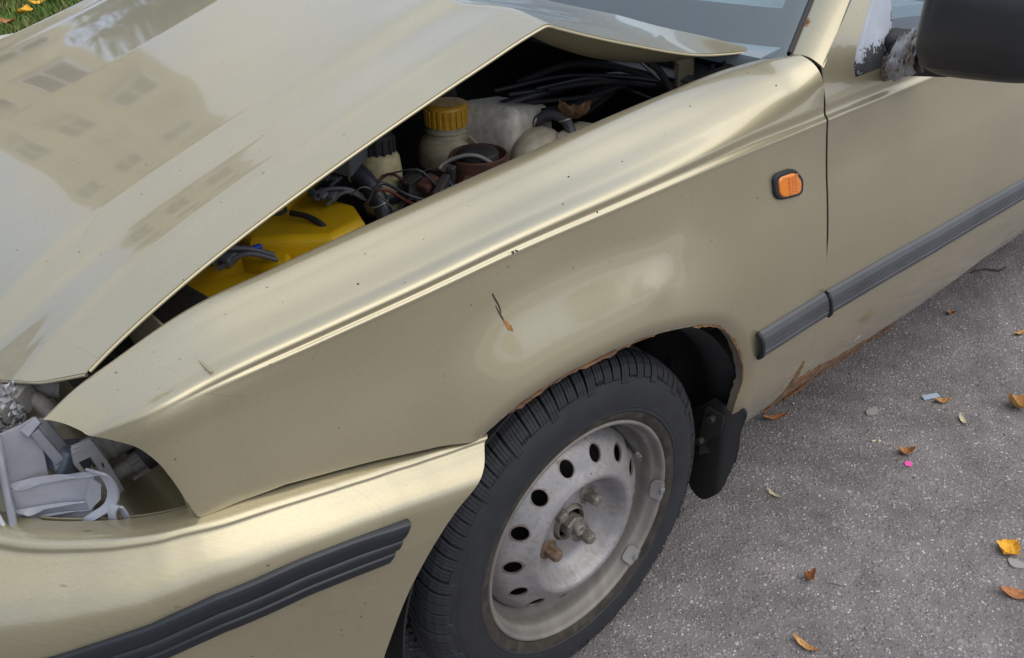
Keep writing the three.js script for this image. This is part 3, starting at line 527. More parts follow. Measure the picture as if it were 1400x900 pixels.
{
  const HOLES = []; for (let k = 0; k < 14; k++) { const a = (22.7 + k * 360 / 14) * Math.PI / 180; HOLES.push([0.1275 * Math.cos(a), 0.1275 * Math.sin(a)]); }
  mesh('wheel_disc', panel((u, v) => { const q = DISC(v); return [q[0] * Math.cos(u), q[0] * Math.sin(u), q[1]]; }, [0, Math.PI * 2, 420], [0, 16, 96], (p) => { let d = 1; for (const h of HOLES) d = Math.min(d, Math.hypot(p[0] - h[0], p[1] - h[1]) - 0.0112); return d; }, { thick: 0.003, flip: false, uv: (p) => [p[0] / 0.34 + 0.5, p[1] / 0.34 + 0.5] }), M.disc, wheel);
  mesh('brake_drum', latheZ([[0.01, -0.062], [0.150, -0.062], [0.150, -0.16], [0.01, -0.16]], 48), M.engineDark, wheel);
  for (let k = 0; k < 4; k++) {
    const a = (36 + 90 * k) * Math.PI / 180, c = [0.0502 * Math.cos(a), 0.0502 * Math.sin(a)];
    const rise = [[0.0001, -0.014], [0.0065, -0.0145], [0.0098, -0.0165], [0.0104, -0.019], [0.0104, -0.037], [0.0135, -0.0405]];
    const hex = new THREE.LatheGeometry(rise.map((p) => new THREE.Vector2(p[0], p[1])).reverse(), 6).toNonIndexed(); hex.computeVertexNormals(); hex.rotateX(Math.PI / 2).rotateZ(rr(0, 1)).translate(c[0], c[1], 0);
    const seat = latheZ([[0.0175, -0.0400], [0.0160, -0.0375], [0.0125, -0.0365], [0.010, -0.038]], 24).translate(c[0], c[1], 0);
    mesh('lug_nut', [hex, seat], k === 2 ? M.nutRust : M.nut, wheel);
  }
  const hx = new THREE.LatheGeometry([[0.018, -0.04], [0.018, -0.024], [0.016, -0.021], [0.0095, -0.0205]].map((p) => new THREE.Vector2(...p)), 6).toNonIndexed(); hx.computeVertexNormals(); hx.rotateX(Math.PI / 2);
  mesh('axle_nut', [hx, latheZ([[0.0095, -0.021], [0.0095, -0.012], [0.008, -0.0105], [0.004, -0.0105], [0.0035, -0.014], [0.0001, -0.014]], 24), latheZ([[0.030, -0.040], [0.028, -0.032], [0.0255, -0.031], [0.0245, -0.040]], 40)], M.nut, wheel);
  // valve and balance weights
  { const a = 33 * Math.PI / 180, r = 0.151; mesh('valve_stem', [tube([[r * Math.cos(a), r * Math.sin(a), -0.055], [(r - 0.003) * Math.cos(a), (r - 0.003) * Math.sin(a), -0.035], [(r - 0.009) * Math.cos(a), (r - 0.009) * Math.sin(a), -0.010]], 0.0036, 12, 10)], M.rubber, wheel); mesh('valve_cap', tube([[(r - 0.0085) * Math.cos(a), (r - 0.0085) * Math.sin(a), -0.013], [(r - 0.0115) * Math.cos(a), (r - 0.0115) * Math.sin(a), -0.001]], 0.0043, 6, 10), M.nut, wheel); }
  for (const [deg, w] of [[-7.3, 0.10], [-47.6, 0.085]]) {
    const g = []; const a0 = deg * Math.PI / 180;
    g.push(panel((u, v) => { const q = curve2([[0.1795, -0.003], [0.1755, -0.0035], [0.1700, -0.0120], [0.1655, -0.0200]])(v); return [q[0] * Math.cos(u), q[0] * Math.sin(u), q[1] + 0.002]; }, [a0 - w, a0 + w, 16], [0, 3, 12], (p, u, v) => 1 - ((u - a0) / w) ** 4 - ((v - 1.5) / 1.5) ** 4, { thick: 0.004 }));
    g.push(place(rbox(0.010, 0.009, 0.004, 0.0015), [0.1765 * Math.cos(a0), 0.1765 * Math.sin(a0), -0.002], [0, 0, a0]));
    mesh('balance_weight', g, M.weight, wheel);
  }
}

// --- windscreen, pillar, roof
const pillarAt = (s, t) => {
  const o = [lerp(0.5035, 0.79, t), lerp(0.8575, 1.053, t), lerp(-0.0325, -0.135, t)], i = [lerp(0.5035, 0.775, t), lerp(0.8655, 1.032, t), lerp(-0.092, -0.196, t)];
  return [lerp(o[0], i[0], s), lerp(o[1], i[1], s) + 0.007 * Math.sin(Math.PI * s), lerp(o[2], i[2], s)];
};
mesh('windscreen_pillar', panel(pillarAt, [0, 1, 20], [0, 1.6, 80], null, { thick: 0.004, flip: true }), M.paint, car);
mesh('windscreen_pillar', panel((u, v) => { const p = pillarAt(u, v); return [p[0], p[1], -1.6 - p[2]]; }, [0, 1, 8], [0, 1.6, 20], null, { thick: 0.004 }), M.paint, car);
// windscreen: s across (0 at this pillar), t up the glass
const wsAt = (s, t, off = 0) => {
  const a = pillarAt(1, t), c = Math.sin(Math.PI * s), z = lerp(a[2], -1.6 - a[2], s);
  return [a[0] - 0.115 * Math.pow(c, 0.8) + off * 0.5, a[1] - 0.004 + 0.012 * c - off * 0.86, z];
};
{
  const ws = group('windscreen', car);
  mesh('windscreen_glass', panel((u, v) => wsAt(u, v), [0.001, 0.999, 60], [-0.02, 1.6, 40], null, { thick: 0.0045, flip: true, uv: (p, u, v) => [u ?? 0, v ?? 0] }), M.glass, ws);
  mesh('black_border', panel((u, v) => wsAt(u, v, 0.008), [0.0, 1, 80], [-0.03, 1.6, 80], (p, u, v) => Math.max(0.03 - u, v < 0.40 ? 0.33 - 0.20 * u - v : -1, u - 0.97), { thick: 0.001, flip: true }), M.frit, ws);
  const e = []; for (let i = 0; i <= 40; i++) { const p = pillarAt(1, i / 40 * 1.6); e.push([p[0], p[1] + 0.001, p[2] - 0.001]); }
  mesh('rubber_seal', tube(e, 0.0045, 60, 8), M.black, ws);
}
// dashboard seen through the glass
{
  const f = (u, v) => [0.47 + 0.50 * v - 0.06 * Math.sin(Math.PI * u), 0.842 + 0.020 * Math.sin(v * 3.1) + 0.012 * Math.sin(Math.PI * u), lerp(-0.12, -1.48, u)];
  mesh('dashboard', panel(f, [0, 1, 40], [0, 1, 20], null, { thick: 0.02, flip: false }), M.dash, car);
  mesh('cabin_lining', [place(new THREE.BoxGeometry(0.02, 0.9, 1.40), [2.1, 0.72, -0.8]), place(new THREE.BoxGeometry(1.6, 0.03, 1.40), [1.3, 0.36, -0.8]), place(rbox(0.5, 0.55, 0.5, 0.08), [1.35, 0.72, -0.42]), place(rbox(0.5, 0.55, 0.5, 0.08), [1.35, 0.72, -1.18])], M.interior, car);
  mesh('roof', panel((u, v) => [0.93 + 1.3 * v, 1.12 + 0.23 * Math.sin(Math.PI * clamp(0.28 + v * 0.44)) + 0.02 * Math.sin(Math.PI * u), lerp(-0.22, -1.38, u)], [0, 1, 20], [0, 1, 20], null, { thick: 0.01, flip: false }), M.paint, car);
}
// door glass, sail and mirror
{
  mesh('door_glass', panel((u, v) => [u, v, -0.046 - (v - 0.83) * 0.42], [0.56, 1.36, 20], [0.815, 1.15, 10], (p) => (p[0] - 0.545) * 0.68 - (p[1] - 0.835) + 0.0, { thick: 0.004 }), M.glass, frontDoor);
  mesh('belt_seal', panel((u, v) => { const q = curve2([[0.826, -0.026], [0.833, -0.029], [0.835, -0.036], [0.830, -0.046]])(v); return [u, q[0], q[1]]; }, [0.66, 1.362, 60], [0, 3, 12], null, { thick: 0.002, flip: true }), M.black, frontDoor);
  const mirror = group('side_mirror', car, 'black side mirror held on with peeling tape');
  // worn triangular sail
  const SZ = (x, y) => -0.036 - (y - 0.83) * 0.36;
  const sailPoly = [...smoothLine([[0.735, 1.005], [0.665, 0.945], [0.604, 0.875], [0.589, 0.850], [0.591, 0.830], [0.606, 0.818], [0.63, 0.813]], 5), [0.705, 0.806], [0.722, 0.812], [0.715, 0.86], [0.728, 0.93], [0.79, 1.005]];
  const ss = polySDF(sailPoly);
  const sail = (off) => (u, v) => { const d = ss(u, v); return [u, v, SZ(u, v) + off + 0.009 * sst(0.0, 0.016, d)]; };
  mesh('mirror_sail', panel(sail(0), [0.57, 0.81, 110], [0.79, 1.01, 100], (p, u, v) => ss(u, v), { thick: 0.006, uv: (p) => [p[0] * 4, p[1] * 4] }), M.sail, mirror);
  mesh('sail_gasket', tube(sailPoly.slice(0, 32).filter((_, i) => i % 2 === 0).map(([x, y]) => [x, y, SZ(x, y) + 0.002]), 0.0030, 80, 8), M.black, mirror);
  // old white coating, flaking: what is left of it on the black plastic
  mesh('white_coating', panel(sail(0.0006), [0.57, 0.81, 220], [0.79, 1.01, 200], (p, u, v) => { const d = ss(u, v); if (d < 0.006) return -1; const foot = Math.hypot((u - 0.650) / 0.058, (v - 0.822) / 0.034) - 1, right = (0.702 + (v - 0.88) * 0.42 - u) / 0.02; const n = n2(u * 45 + v * 20, v * 45) * 0.45 + n2(u * 190 + v * 90, v * 120 - u * 60) * 0.45 + n2(u * 420, v * 420) * 0.2; return Math.min(foot, right, 0.55) - 0.10 + n * 0.55; }, { thick: 0.0004 }), M.coating, mirror);
  // housing
  const spow = (x, e) => Math.sign(x) * Math.pow(Math.abs(x), e);
  const hg = new THREE.SphereGeometry(1, 80, 56), p = hg.attributes.position;
  for (let i = 0; i < p.count; i++) {
    let x = p.getX(i), y = p.getY(i), z = p.getZ(i);
    const X = spow(x, 0.62), Y = spow(y, 0.50), Z = spow(z, 0.50);
    const bulge = x < 0 ? 1 : 0.35;
    p.setXYZ(i, X * 0.068 * bulge * (1 - 0.22 * Z) * (1 - 0.10 * Y * Y), Y * (0.080 - 0.010 * Z) + 0.006 * Z - 0.004 * Math.exp(-(((y + 0.55) / 0.05) ** 2)), Z * 0.104);
  }
  hg.computeVertexNormals();
  hg.applyMatrix4(new THREE.Matrix4().makeRotationFromEuler(new THREE.Euler(0.02, -0.16, 0)).setPosition(0.606, 0.942, 0.170));
  mesh('mirror_housing', hg, M.mirrorBlack, mirror);
  mesh('mirror_arm', [place(rbox(0.06, 0.055, 0.11, 0.02, 4), [0.712, 0.842, 0.012], [0, 0.65, 0]), place(rbox(0.045, 0.03, 0.05, 0.012, 3), [0.700, 0.862, -0.022], [0, 0.3, 0.2])], M.black, mirror);
  // torn tape wound round the joint
  const tp = [[], []];
  const TX = (z) => 0.684 - 0.78 * (z + 0.03), TB = (z) => 0.800 + 0.5 * (z + 0.03), TT = (z) => 0.852 + 0.83 * (z + 0.03);
  for (let k = 0; k < 5; k++) { // crumpled film wrapped round the joint
    const za = rr(-0.030, 0.0), zb = rr(0.035, 0.062), t0 = rr(-0.08, 0.35), t1 = rr(0.7, 1.12), dep = 0.003 + k * 0.0022, ph = k * 5.1, sh = rr(-0.6, 0.6);
    tp[k % 2].push(panel((u, v) => { const z = lerp(za, zb, u), t = lerp(t0, t1, v) + sh * (u - 0.5) * 0.3, cr = Math.abs(n2(u * 3.5 + ph, v * 1.6)) * 0.007 + Math.abs(n2(u * 8 + ph, v * 2.5 + 4)) * 0.0022; return [TX(z) - dep - 0.014 * Math.sin(Math.PI * clamp(t)) - cr, lerp(TT(z), TB(z), t), z]; }, [0, 1, 44], [0, 1, 36], (p, u, v) => Math.min(u, 1 - u, v, 1 - v) * 3 - 0.10 + 0.30 * n2(u * 4 + ph, v * 1.5) + 0.10 * n2(u * 11, v * 3 + ph), { thick: 0.0003, uv: (p) => [p[1] * 4, p[2] * 9] }));
  }
  for (let k = 0; k < 16; k++) {
    const z0 = rr(-0.026, 0.056), w = rr(0.0012, 0.0035), sl = rr(-0.5, 0.5), ph = rr(0, 9), dep = rr(0.012, 0.02), a0 = rr(0, 0.6), a1 = a0 + rr(0.25, 0.5);
    tp[k % 2].push(panel((u, v) => { const t = lerp(a0, a1, v), z = z0 + sl * (t - 0.5) * 0.05 + (u - 0.5) * w * (1 - 0.8 * v) + 0.001 * Math.sin(v * 6 + ph); return [TX(z) - dep - 0.010 * Math.sin(Math.PI * clamp(t)), lerp(TT(z), TB(z), t), z]; }, [0, 1, 2], [0, 1, 12], null, { thick: 0.0003, uv: (p) => [p[1] * 4, p[2] * 9] }));
  }
  mesh('torn_tape', tp[0], M.tapeClear, mirror); mesh('torn_tape', tp[1], M.tape, mirror);
  mesh('tape_core', panel((u, v) => { const y = lerp(TB(u), TT(u) - 0.006, v); return [TX(u) + 0.006 - 0.014 * Math.sin(Math.PI * v) + 0.003 * Math.abs(n2(u * 30, y * 14)), y, u]; }, [-0.026, 0.062, 40], [0, 1, 40], null, { thick: 0.002, uv: (p) => [p[1] * 4, p[2] * 9] }), M.tapeCore, mirror);
}

// --- rub strips along the side
function sideStrip(x0, x1, yc0, yc1, name, cut) {
  const path = [], fr = [], n = Math.max(12, Math.round((x1 - x0) / 0.015));
  for (let i = 0; i <= n; i++) {
    const x = lerp(x0, x1, i / n), y = lerp(yc0, yc1, i / n); let best = 1e9, bz = 0;
    for (let v = 12; v < 19; v += 0.02) { const q = bodySide(x, v, true); if (Math.abs(q[1] - y) < best) { best = Math.abs(q[1] - y); bz = q[2]; } }
    path.push([x, y, bz]); fr.push([[0, 0, 1], [0, 1, 0]]);
  }
  const h = 0.0255, P = [[-0.004, h], [0.002, h], [0.0065, h - 0.003], [0.0105, h - 0.011], [0.0118, 0.006], [0.0112, 0.0035], [0.0116, 0.001], [0.0122, -0.006], [0.0108, -0.0077], [0.0106, -0.0092], [0.0118, -0.011], [0.0098, -0.0195], [0.005, -h], [-0.004, -h]];
  const g = sweep(path, fr, P), p = g.attributes.position;
  for (let i = 0; i < p.count; i++) { const x = p.getX(i), t = (p.getY(i) - lerp(yc0, yc1, (x - x0) / (x1 - x0))) / h; p.setX(i, x - t * cut[0] * sst(x0 + 0.03, x0, x) + -t * cut[1] * sst(x1 - 0.03, x1, x)); }
  g.computeVertexNormals();
  return g;
}
mesh('rub_strip', sideStrip(0.331, 0.506, 0.4815, 0.4835, 'a', [0.006, 0.008]), M.rubStrip, car, 'short grey rub strip on the fender');
{ const e = []; for (const [y, z] of [[0.507, 0.034], [0.498, 0.042], [0.482, 0.044], [0.466, 0.042], [0.457, 0.034]]) e.push([0.3275 - (y - 0.482) * 0.2, y, z]); mesh('strip_end_cap', tube(e, 0.0035, 16, 8), M.black, car); }
mesh('rub_strip', sideStrip(0.514, 1.358, 0.4835, 0.4775, 'a', [0.008, 0]), M.rubStrip, frontDoor, 'long grey rub strip along the door');
{ const e = []; for (const [y, z] of [[0.507, 0.036], [0.497, 0.041], [0.483, 0.0425], [0.468, 0.042], [0.458, 0.036]]) e.push([0.511 - (y - 0.482) * 0.3, y, z]); mesh('strip_joint', tube(e, 0.0032, 16, 8), M.black, car); }
mesh('rub_strip', sideStrip(1.372, 2.13, 0.4775, 0.470, 'a', [0, 0]), M.rubStrip, car);

// --- side marker lamp
{
  const lamp = group('side_marker_lamp', car, 'orange side marker lamp in a black rubber frame');
  const P = [[0.3615, 0.737], [0.407, 0.7345], [0.4275, 0.714], [0.4255, 0.694], [0.374, 0.701], [0.364, 0.712]], c = [0.395, 0.7155];
  const shp = (k) => { const s = new THREE.Shape(), q = P.map(([x, y]) => [(x - c[0]) * k, (y - c[1]) * k]), n = q.length; for (let i = 0; i < n; i++) { const a = q[i], b = q[(i + 1) % n], r = 0.28; const s0 = [lerp(a[0], b[0], r), lerp(a[1], b[1], r)], s1 = [lerp(a[0], b[0], 1 - r), lerp(a[1], b[1], 1 - r)]; if (i === 0) s.moveTo(...s0); s.lineTo(...s1); const d = q[(i + 2) % n]; s.quadraticCurveTo(b[0], b[1], lerp(b[0], d[0], r), lerp(b[1], d[1], r)); } return s; };
  const tilt = (g, z) => place(g, [c[0], c[1], z], [-0.17, 0, 0]);
  mesh('rubber_frame', tilt(new THREE.ExtrudeGeometry(shp(1.0), { depth: 0.006, bevelEnabled: true, bevelThickness: 0.003, bevelSize: 0.003, bevelSegments: 3, curveSegments: 8 }), -0.001), M.black, lamp);
  mesh('orange_lens', tilt(new THREE.ExtrudeGeometry(shp(0.76), { depth: 0.003, bevelEnabled: true, bevelThickness: 0.0035, bevelSize: 0.003, bevelSegments: 5, curveSegments: 8 }), 0.0035), M.orange, lamp);
  const rib = []; for (let i = 0; i < 11; i++) for (let j = 0; j < 3; j++) { const y = -0.013 + i * 0.0026, x = -0.002 + j * 0.0075 - y * 0.15; rib.push(tilt(place(rbox(0.0070, 0.0015, 0.0024, 0.0006, 1), [x, y, 0.0106]), 0)); }
  mesh('lens_ribs', rib, M.orange, lamp);
}

// --- mud flap, wheel well
{
  const flap = group('mud_flap', car, 'black rubber mud flap bolted behind the front wheel');
  const sh = polySDF([...smoothLine([[-0.076, 0.30], [-0.080, 0.16], [-0.070, 0.128], [-0.045, 0.122], [-0.012, 0.150], [0.006, 0.215], [0.014, 0.300], [0.017, 0.345], [0.006, 0.352]], 6), [-0.03, 0.352]]);
  mesh('flap_sheet', panel((u, v) => [0.335 + 0.10 * (0.33 - v) * 0.35 + 0.02 * sst(-0.01, 0.02, u) - 0.012 * Math.sin((u + 0.08) * 22), v, u], [-0.09, 0.025, 50], [0.11, 0.36, 90], (p, u, v) => sh(u, v), { thick: 0.005, flip: true }), M.rubberDark, flap);
  mesh('flap_bracket', [panel((u, v) => [0.316 + 0.014 * Math.sin(v * 9) - 0.01 * sst(0.25, 0.22, v), v, u], [-0.055, 0.0, 12], [0.222, 0.335, 24], (p, u, v) => polySDF([[-0.04, 0.335], [-0.004, 0.332], [-0.012, 0.25], [-0.045, 0.225], [-0.054, 0.26]])(u, v), { thick: 0.004, flip: true })], M.darkMetal, flap);
  for (const [y, z] of [[0.318, -0.024], [0.262, -0.042]]) mesh('bolt', place(new THREE.CylinderGeometry(0.0065, 0.0075, 0.010, 6), [0.310, y, z], [0, 0, Math.PI / 2]), M.darkMetal, flap);
  // wheel well
  const well = (u, v) => { const a = u, R = 0.345 + 0.012 * Math.sin(v * 40) * sst(-0.1, 0.4, Math.cos(a)); return [0.02 + R * Math.cos(a), 0.262 + R * Math.sin(a) * 0.985, v]; };
  mesh('wheel_well', [panel(well, [-0.15, Math.PI + 0.1, 80], [-0.32, 0.0, 50], null, { thick: 0.003, flip: true }), place(new THREE.BoxGeometry(0.80, 0.55, 0.01), [0, 0.36, -0.33])], M.engineDark, car);
  // returned lip of the arch
  const rl = ARCH.slice(0, ARCH.length - 2).map(([x, y]) => { let b = 1e9, bz = 0; for (let v = 11; v < 21; v += 0.03) { const q = bodySide(x, v, false); if (Math.abs(q[1] - y) < b) { b = Math.abs(q[1] - y); bz = q[2]; } } return [x, y, bz]; });
  const pos = [], idx = []; rl.forEach(([x, y, z], i) => { const dx = x - 0.03, dy = y - 0.27, l = Math.hypot(dx, dy), w = 0.012 + 0.003 * n2(i * 0.3, 2); pos.push(x, y, z - 0.001, x - dx / l * 0.002, y - dy / l * 0.002, z - w); if (i) { const a = (i - 1) * 2; idx.push(a, a + 1, a + 3, a, a + 3, a + 2); } });
  const g = new THREE.BufferGeometry(); g.setAttribute('position', new THREE.Float32BufferAttribute(pos, 3)); g.setAttribute('uv', new THREE.Float32BufferAttribute(pos.filter((_, i) => i % 3 < 2), 2)); g.setIndex(idx); g.computeVertexNormals();
  mesh('arch_lip', g, M.lip, car);
}
// --- rust, scratches, smudges: real matter in a thin skin on the paint
function bodyPatch(name, X, Vr, sdf, mat, off, door, nu = 200, nv = 120, label) {
  mesh(name, panel((u, v) => { const q = bodySide(u, v, door); return [q[0], q[1] - off * 0.15, q[2] + off]; }, [X[0], X[1], nu], [Vr[0], Vr[1], nv], (p) => sdf(p[0], p[1]), { flip: true, thick: 0.0002, uv: (p) => [p[0] * 5, p[1] * 5] }), mat, car, label);
}
{
  const arch = (lo, hi, w0, w1, sc) => (x, y) => { if (x < lo || x > hi) return -1; const d = segDist(x, y, ARCH), n = n2(x * sc, y * sc) * 0.6 + n2(x * sc * 3.1, y * sc * 3.1) * 0.4; const w = (w0 + w1 * Math.max(0, n)) * sst(lo, lo + 0.02, x) * sst(hi, hi - 0.02, x); return w - d; };
  bodyPatch('arch_rust', [-0.17, 0.13], [12, 18], arch(-0.165, 0.095, 0.0009, 0.0048, 17), M.rust, 0.0005, false, 300, 160);
  bodyPatch('arch_rust', [0.10, 0.34], [12, 20], arch(0.16, 0.335, 0.0012, 0.0022, 15), M.rustPale, 0.0005, false, 260, 200);
  // flaking filler at the rear top of the arch
  const sliver = (pts, w, tw = 0.0004, jag = 0) => { const pl = smoothLine(pts, 6), L = pl.length; return (x, y) => { let b = 1e9, bt = 0; for (let i = 0; i + 1 < L; i++) { const ax = pl[i][0], ay = pl[i][1], dx = pl[i + 1][0] - ax, dy = pl[i + 1][1] - ay, t = clamp(((x - ax) * dx + (y - ay) * dy) / (dx * dx + dy * dy)); const d = Math.hypot(x - ax - t * dx, y - ay - t * dy); if (d < b) { b = d; bt = (i + t) / (L - 1); } } return tw + (w - tw) * Math.sin(Math.PI * clamp(bt)) * (1 + jag * n2(x * 200, y * 200)) - b; }; };
  bodyPatch('deep_scratch', [-0.17, -0.12], [11, 16], sliver([[-0.1575, 0.751], [-0.153, 0.737], [-0.1475, 0.722], [-0.147, 0.715]], 0.0011), M.scratchDark, 0.0004, false, 240, 240, 'dark crack in the paint above the wheel arch');
  bodyPatch('deep_scratch', [-0.17, -0.12], [11, 17], sliver([[-0.1525, 0.726], [-0.147, 0.710], [-0.1405, 0.695]], 0.0011), M.scratchDark, 0.0004, false, 240, 240);
  bodyPatch('scratch_rust', [-0.17, -0.12], [11, 17], sliver([[-0.146, 0.708], [-0.1405, 0.6965], [-0.1375, 0.691]], 0.0026, 0.0004, 0.5), M.rustOrange, 0.0006, false, 240, 240);
  // chips along the crease
  bodyPatch('paint_chip', [-0.16, -0.10], [8.5, 12], (x, y) => 0.0013 + 0.0022 * n2(x * 220, y * 300) - Math.hypot((x + 0.118) * 0.45, y - 0.7805 - (x + 0.118) * 0.08), M.scratchDark, 0.0004, false, 260, 120);
  bodyPatch('paint_chip', [-0.16, -0.10], [9, 13], (x, y) => 0.0010 + 0.002 * n2(x * 300, y * 300) - Math.hypot((x + 0.128) * 0.8, y - 0.766), M.smudge, 0.0004, false, 200, 120);
  // stone chips
  for (let k = 0; k < 14; k++) {
    const x = rr(-0.42, 0.46), v = rr(3.5, 17), q = bodySide(x, v, false), r = rr(0.0005, 0.0014); if (q[1] < 0.62 && x > -0.25) continue;
    const cx = q[0], cy = q[1], cv = v; mesh('stone_chip', panel((u, w) => { const t = bodySide(u, w, false); return [t[0], t[1] + 0.0002, t[2] + 0.0003]; }, [x - 0.003, x + 0.003, 10], [v - 0.25, v + 0.25, 10], (p) => r - Math.hypot(p[0] - cx, p[1] - cy, p[2] - q[2]), { flip: true, thick: 0.0002 }), M.scratchDark, car);
  }
  // sill: rotted lower edge
  const edge = spl([[0.45, 0.262], [0.470, 0.298], [0.50, 0.322], [0.60, 0.314], [0.716, 0.299], [0.867, 0.276], [0.97, 0.258]]);
  bodyPatch('sill_rust', [0.455, 0.985], [15, NROW - 1], (x, y) => { if (x < 0.466 || x > 0.975) return -1; const n = n2(x * 16, y * 16) * 0.6 + n2(x * 55, y * 45) * 0.4; return edge(x) + 0.010 * n - y; }, M.rustPale, 0.0006, true, 420, 160, 'rotted brown lower edge of the sill');
  // the tear running up from the rotted edge
  bodyPatch('sill_rust', [0.46, 0.53], [15, NROW - 1], sliver([[0.475, 0.252], [0.484, 0.285], [0.487, 0.325], [0.4905, 0.372]], 0.0115, 0.003, 0.08), M.rustPale, 0.0006, true, 160, 240);
  // flakes hanging from the edge
  const fl = [];
  const gq = (x) => { const q = bodySide(x, 20.0, true); return [x, q[1], q[2]]; };
  for (let k = 0; k < 44; k++) {
    const x = 0.468 + 0.42 * Math.pow(rnd(), 1.5), w = rr(0.009, 0.022), h = rr(0.005, 0.013) * (x < 0.58 ? 1.5 : 0.7), z = -0.020 + rr(-0.006, 0.004), y = 0.262;
    const ring = [[x - w, y, z], [x - w * 0.4, y - h * rr(0.5, 1), z - 0.004], [x + w * rr(-0.2, 0.4), y - h, z - 0.006], [x + w * 0.6, y - h * rr(0.2, 0.7), z - 0.003], [x + w, y, z], [x, y + 0.006, z + 0.002]];
    fl.push(plate(ring, 0.0012));
  }
  mesh('rust_flakes', fl, M.rustPale, car);
}
// marks on the hood
function hoodPatch(c, a, rx, rz, jag, mat, sc = 120) {
  const ca = Math.cos(a), sa = Math.sin(a), w = (-0.165 - c[1]) / 1.27, x0 = hXf(Math.min(w, 1 - w) * 1.28), x1 = hXr(Math.min(w, 1 - w) * 1.28), vv = (c[0] - x0) / (x1 - x0), e = Math.max(rx, rz) * 1.6;
  mesh('hood_smudge', panel((u, v) => { const p = hoodAt(u, v); return [p[0], p[1] + 0.0004, p[2]]; }, [w - e, w + e, 90], [vv - e, vv + e, 90], (p) => { const dx = p[0] - c[0], dz = p[2] - c[1], s = (dx * ca + dz * sa) / rx, t = (-dx * sa + dz * ca) / rz; return 1 - Math.hypot(s, t) + jag * (n2(p[0] * sc, p[2] * sc) * 0.6 + n2(p[0] * sc * 3, p[2] * sc * 3) * 0.5); }, { thick: 0.0001 }), mat, hood);
}
hoodPatch([-0.203, -0.226], -0.6, 0.011, 0.0035, 0.5, M.smudge);
hoodPatch([-0.498, -0.308], -0.2, 0.012, 0.006, 1.3, M.smudgeRed, 160);
hoodPatch([-0.088, -0.46], -0.8, 0.010, 0.0009, 0.5, M.smudge);
for (let k = 0; k < 30; k++) hoodPatch([rr(-0.55, 0.0), rr(-0.75, -0.19)], rr(0, 3), rr(0.0008, 0.0026), rr(0.0006, 0.0014), 0.3, k % 3 ? M.smudge : M.scratchDark);
// rust on the pillar
{
  const spot = (cx, cy, r, mat, off) => mesh('pillar_rust', panel((u, v) => { const p = pillarAt(u, v); return [p[0] - off * 0.4, p[1] + off * 0.8, p[2] + off * 0.4]; }, [0.55, 0.999, 50], [0.05, 0.45, 60], (p, u, v) => r - Math.hypot((u - cx) * 0.065, (v - cy) * 0.30) + r * 0.5 * n2(u * 26, v * 60), { flip: true, thick: 0.0003 }), mat, car);
  spot(0.91, 0.20, 0.0065, M.rustOrange, 0.0004); spot(0.92, 0.205, 0.0042, M.rust, 0.0012);
}

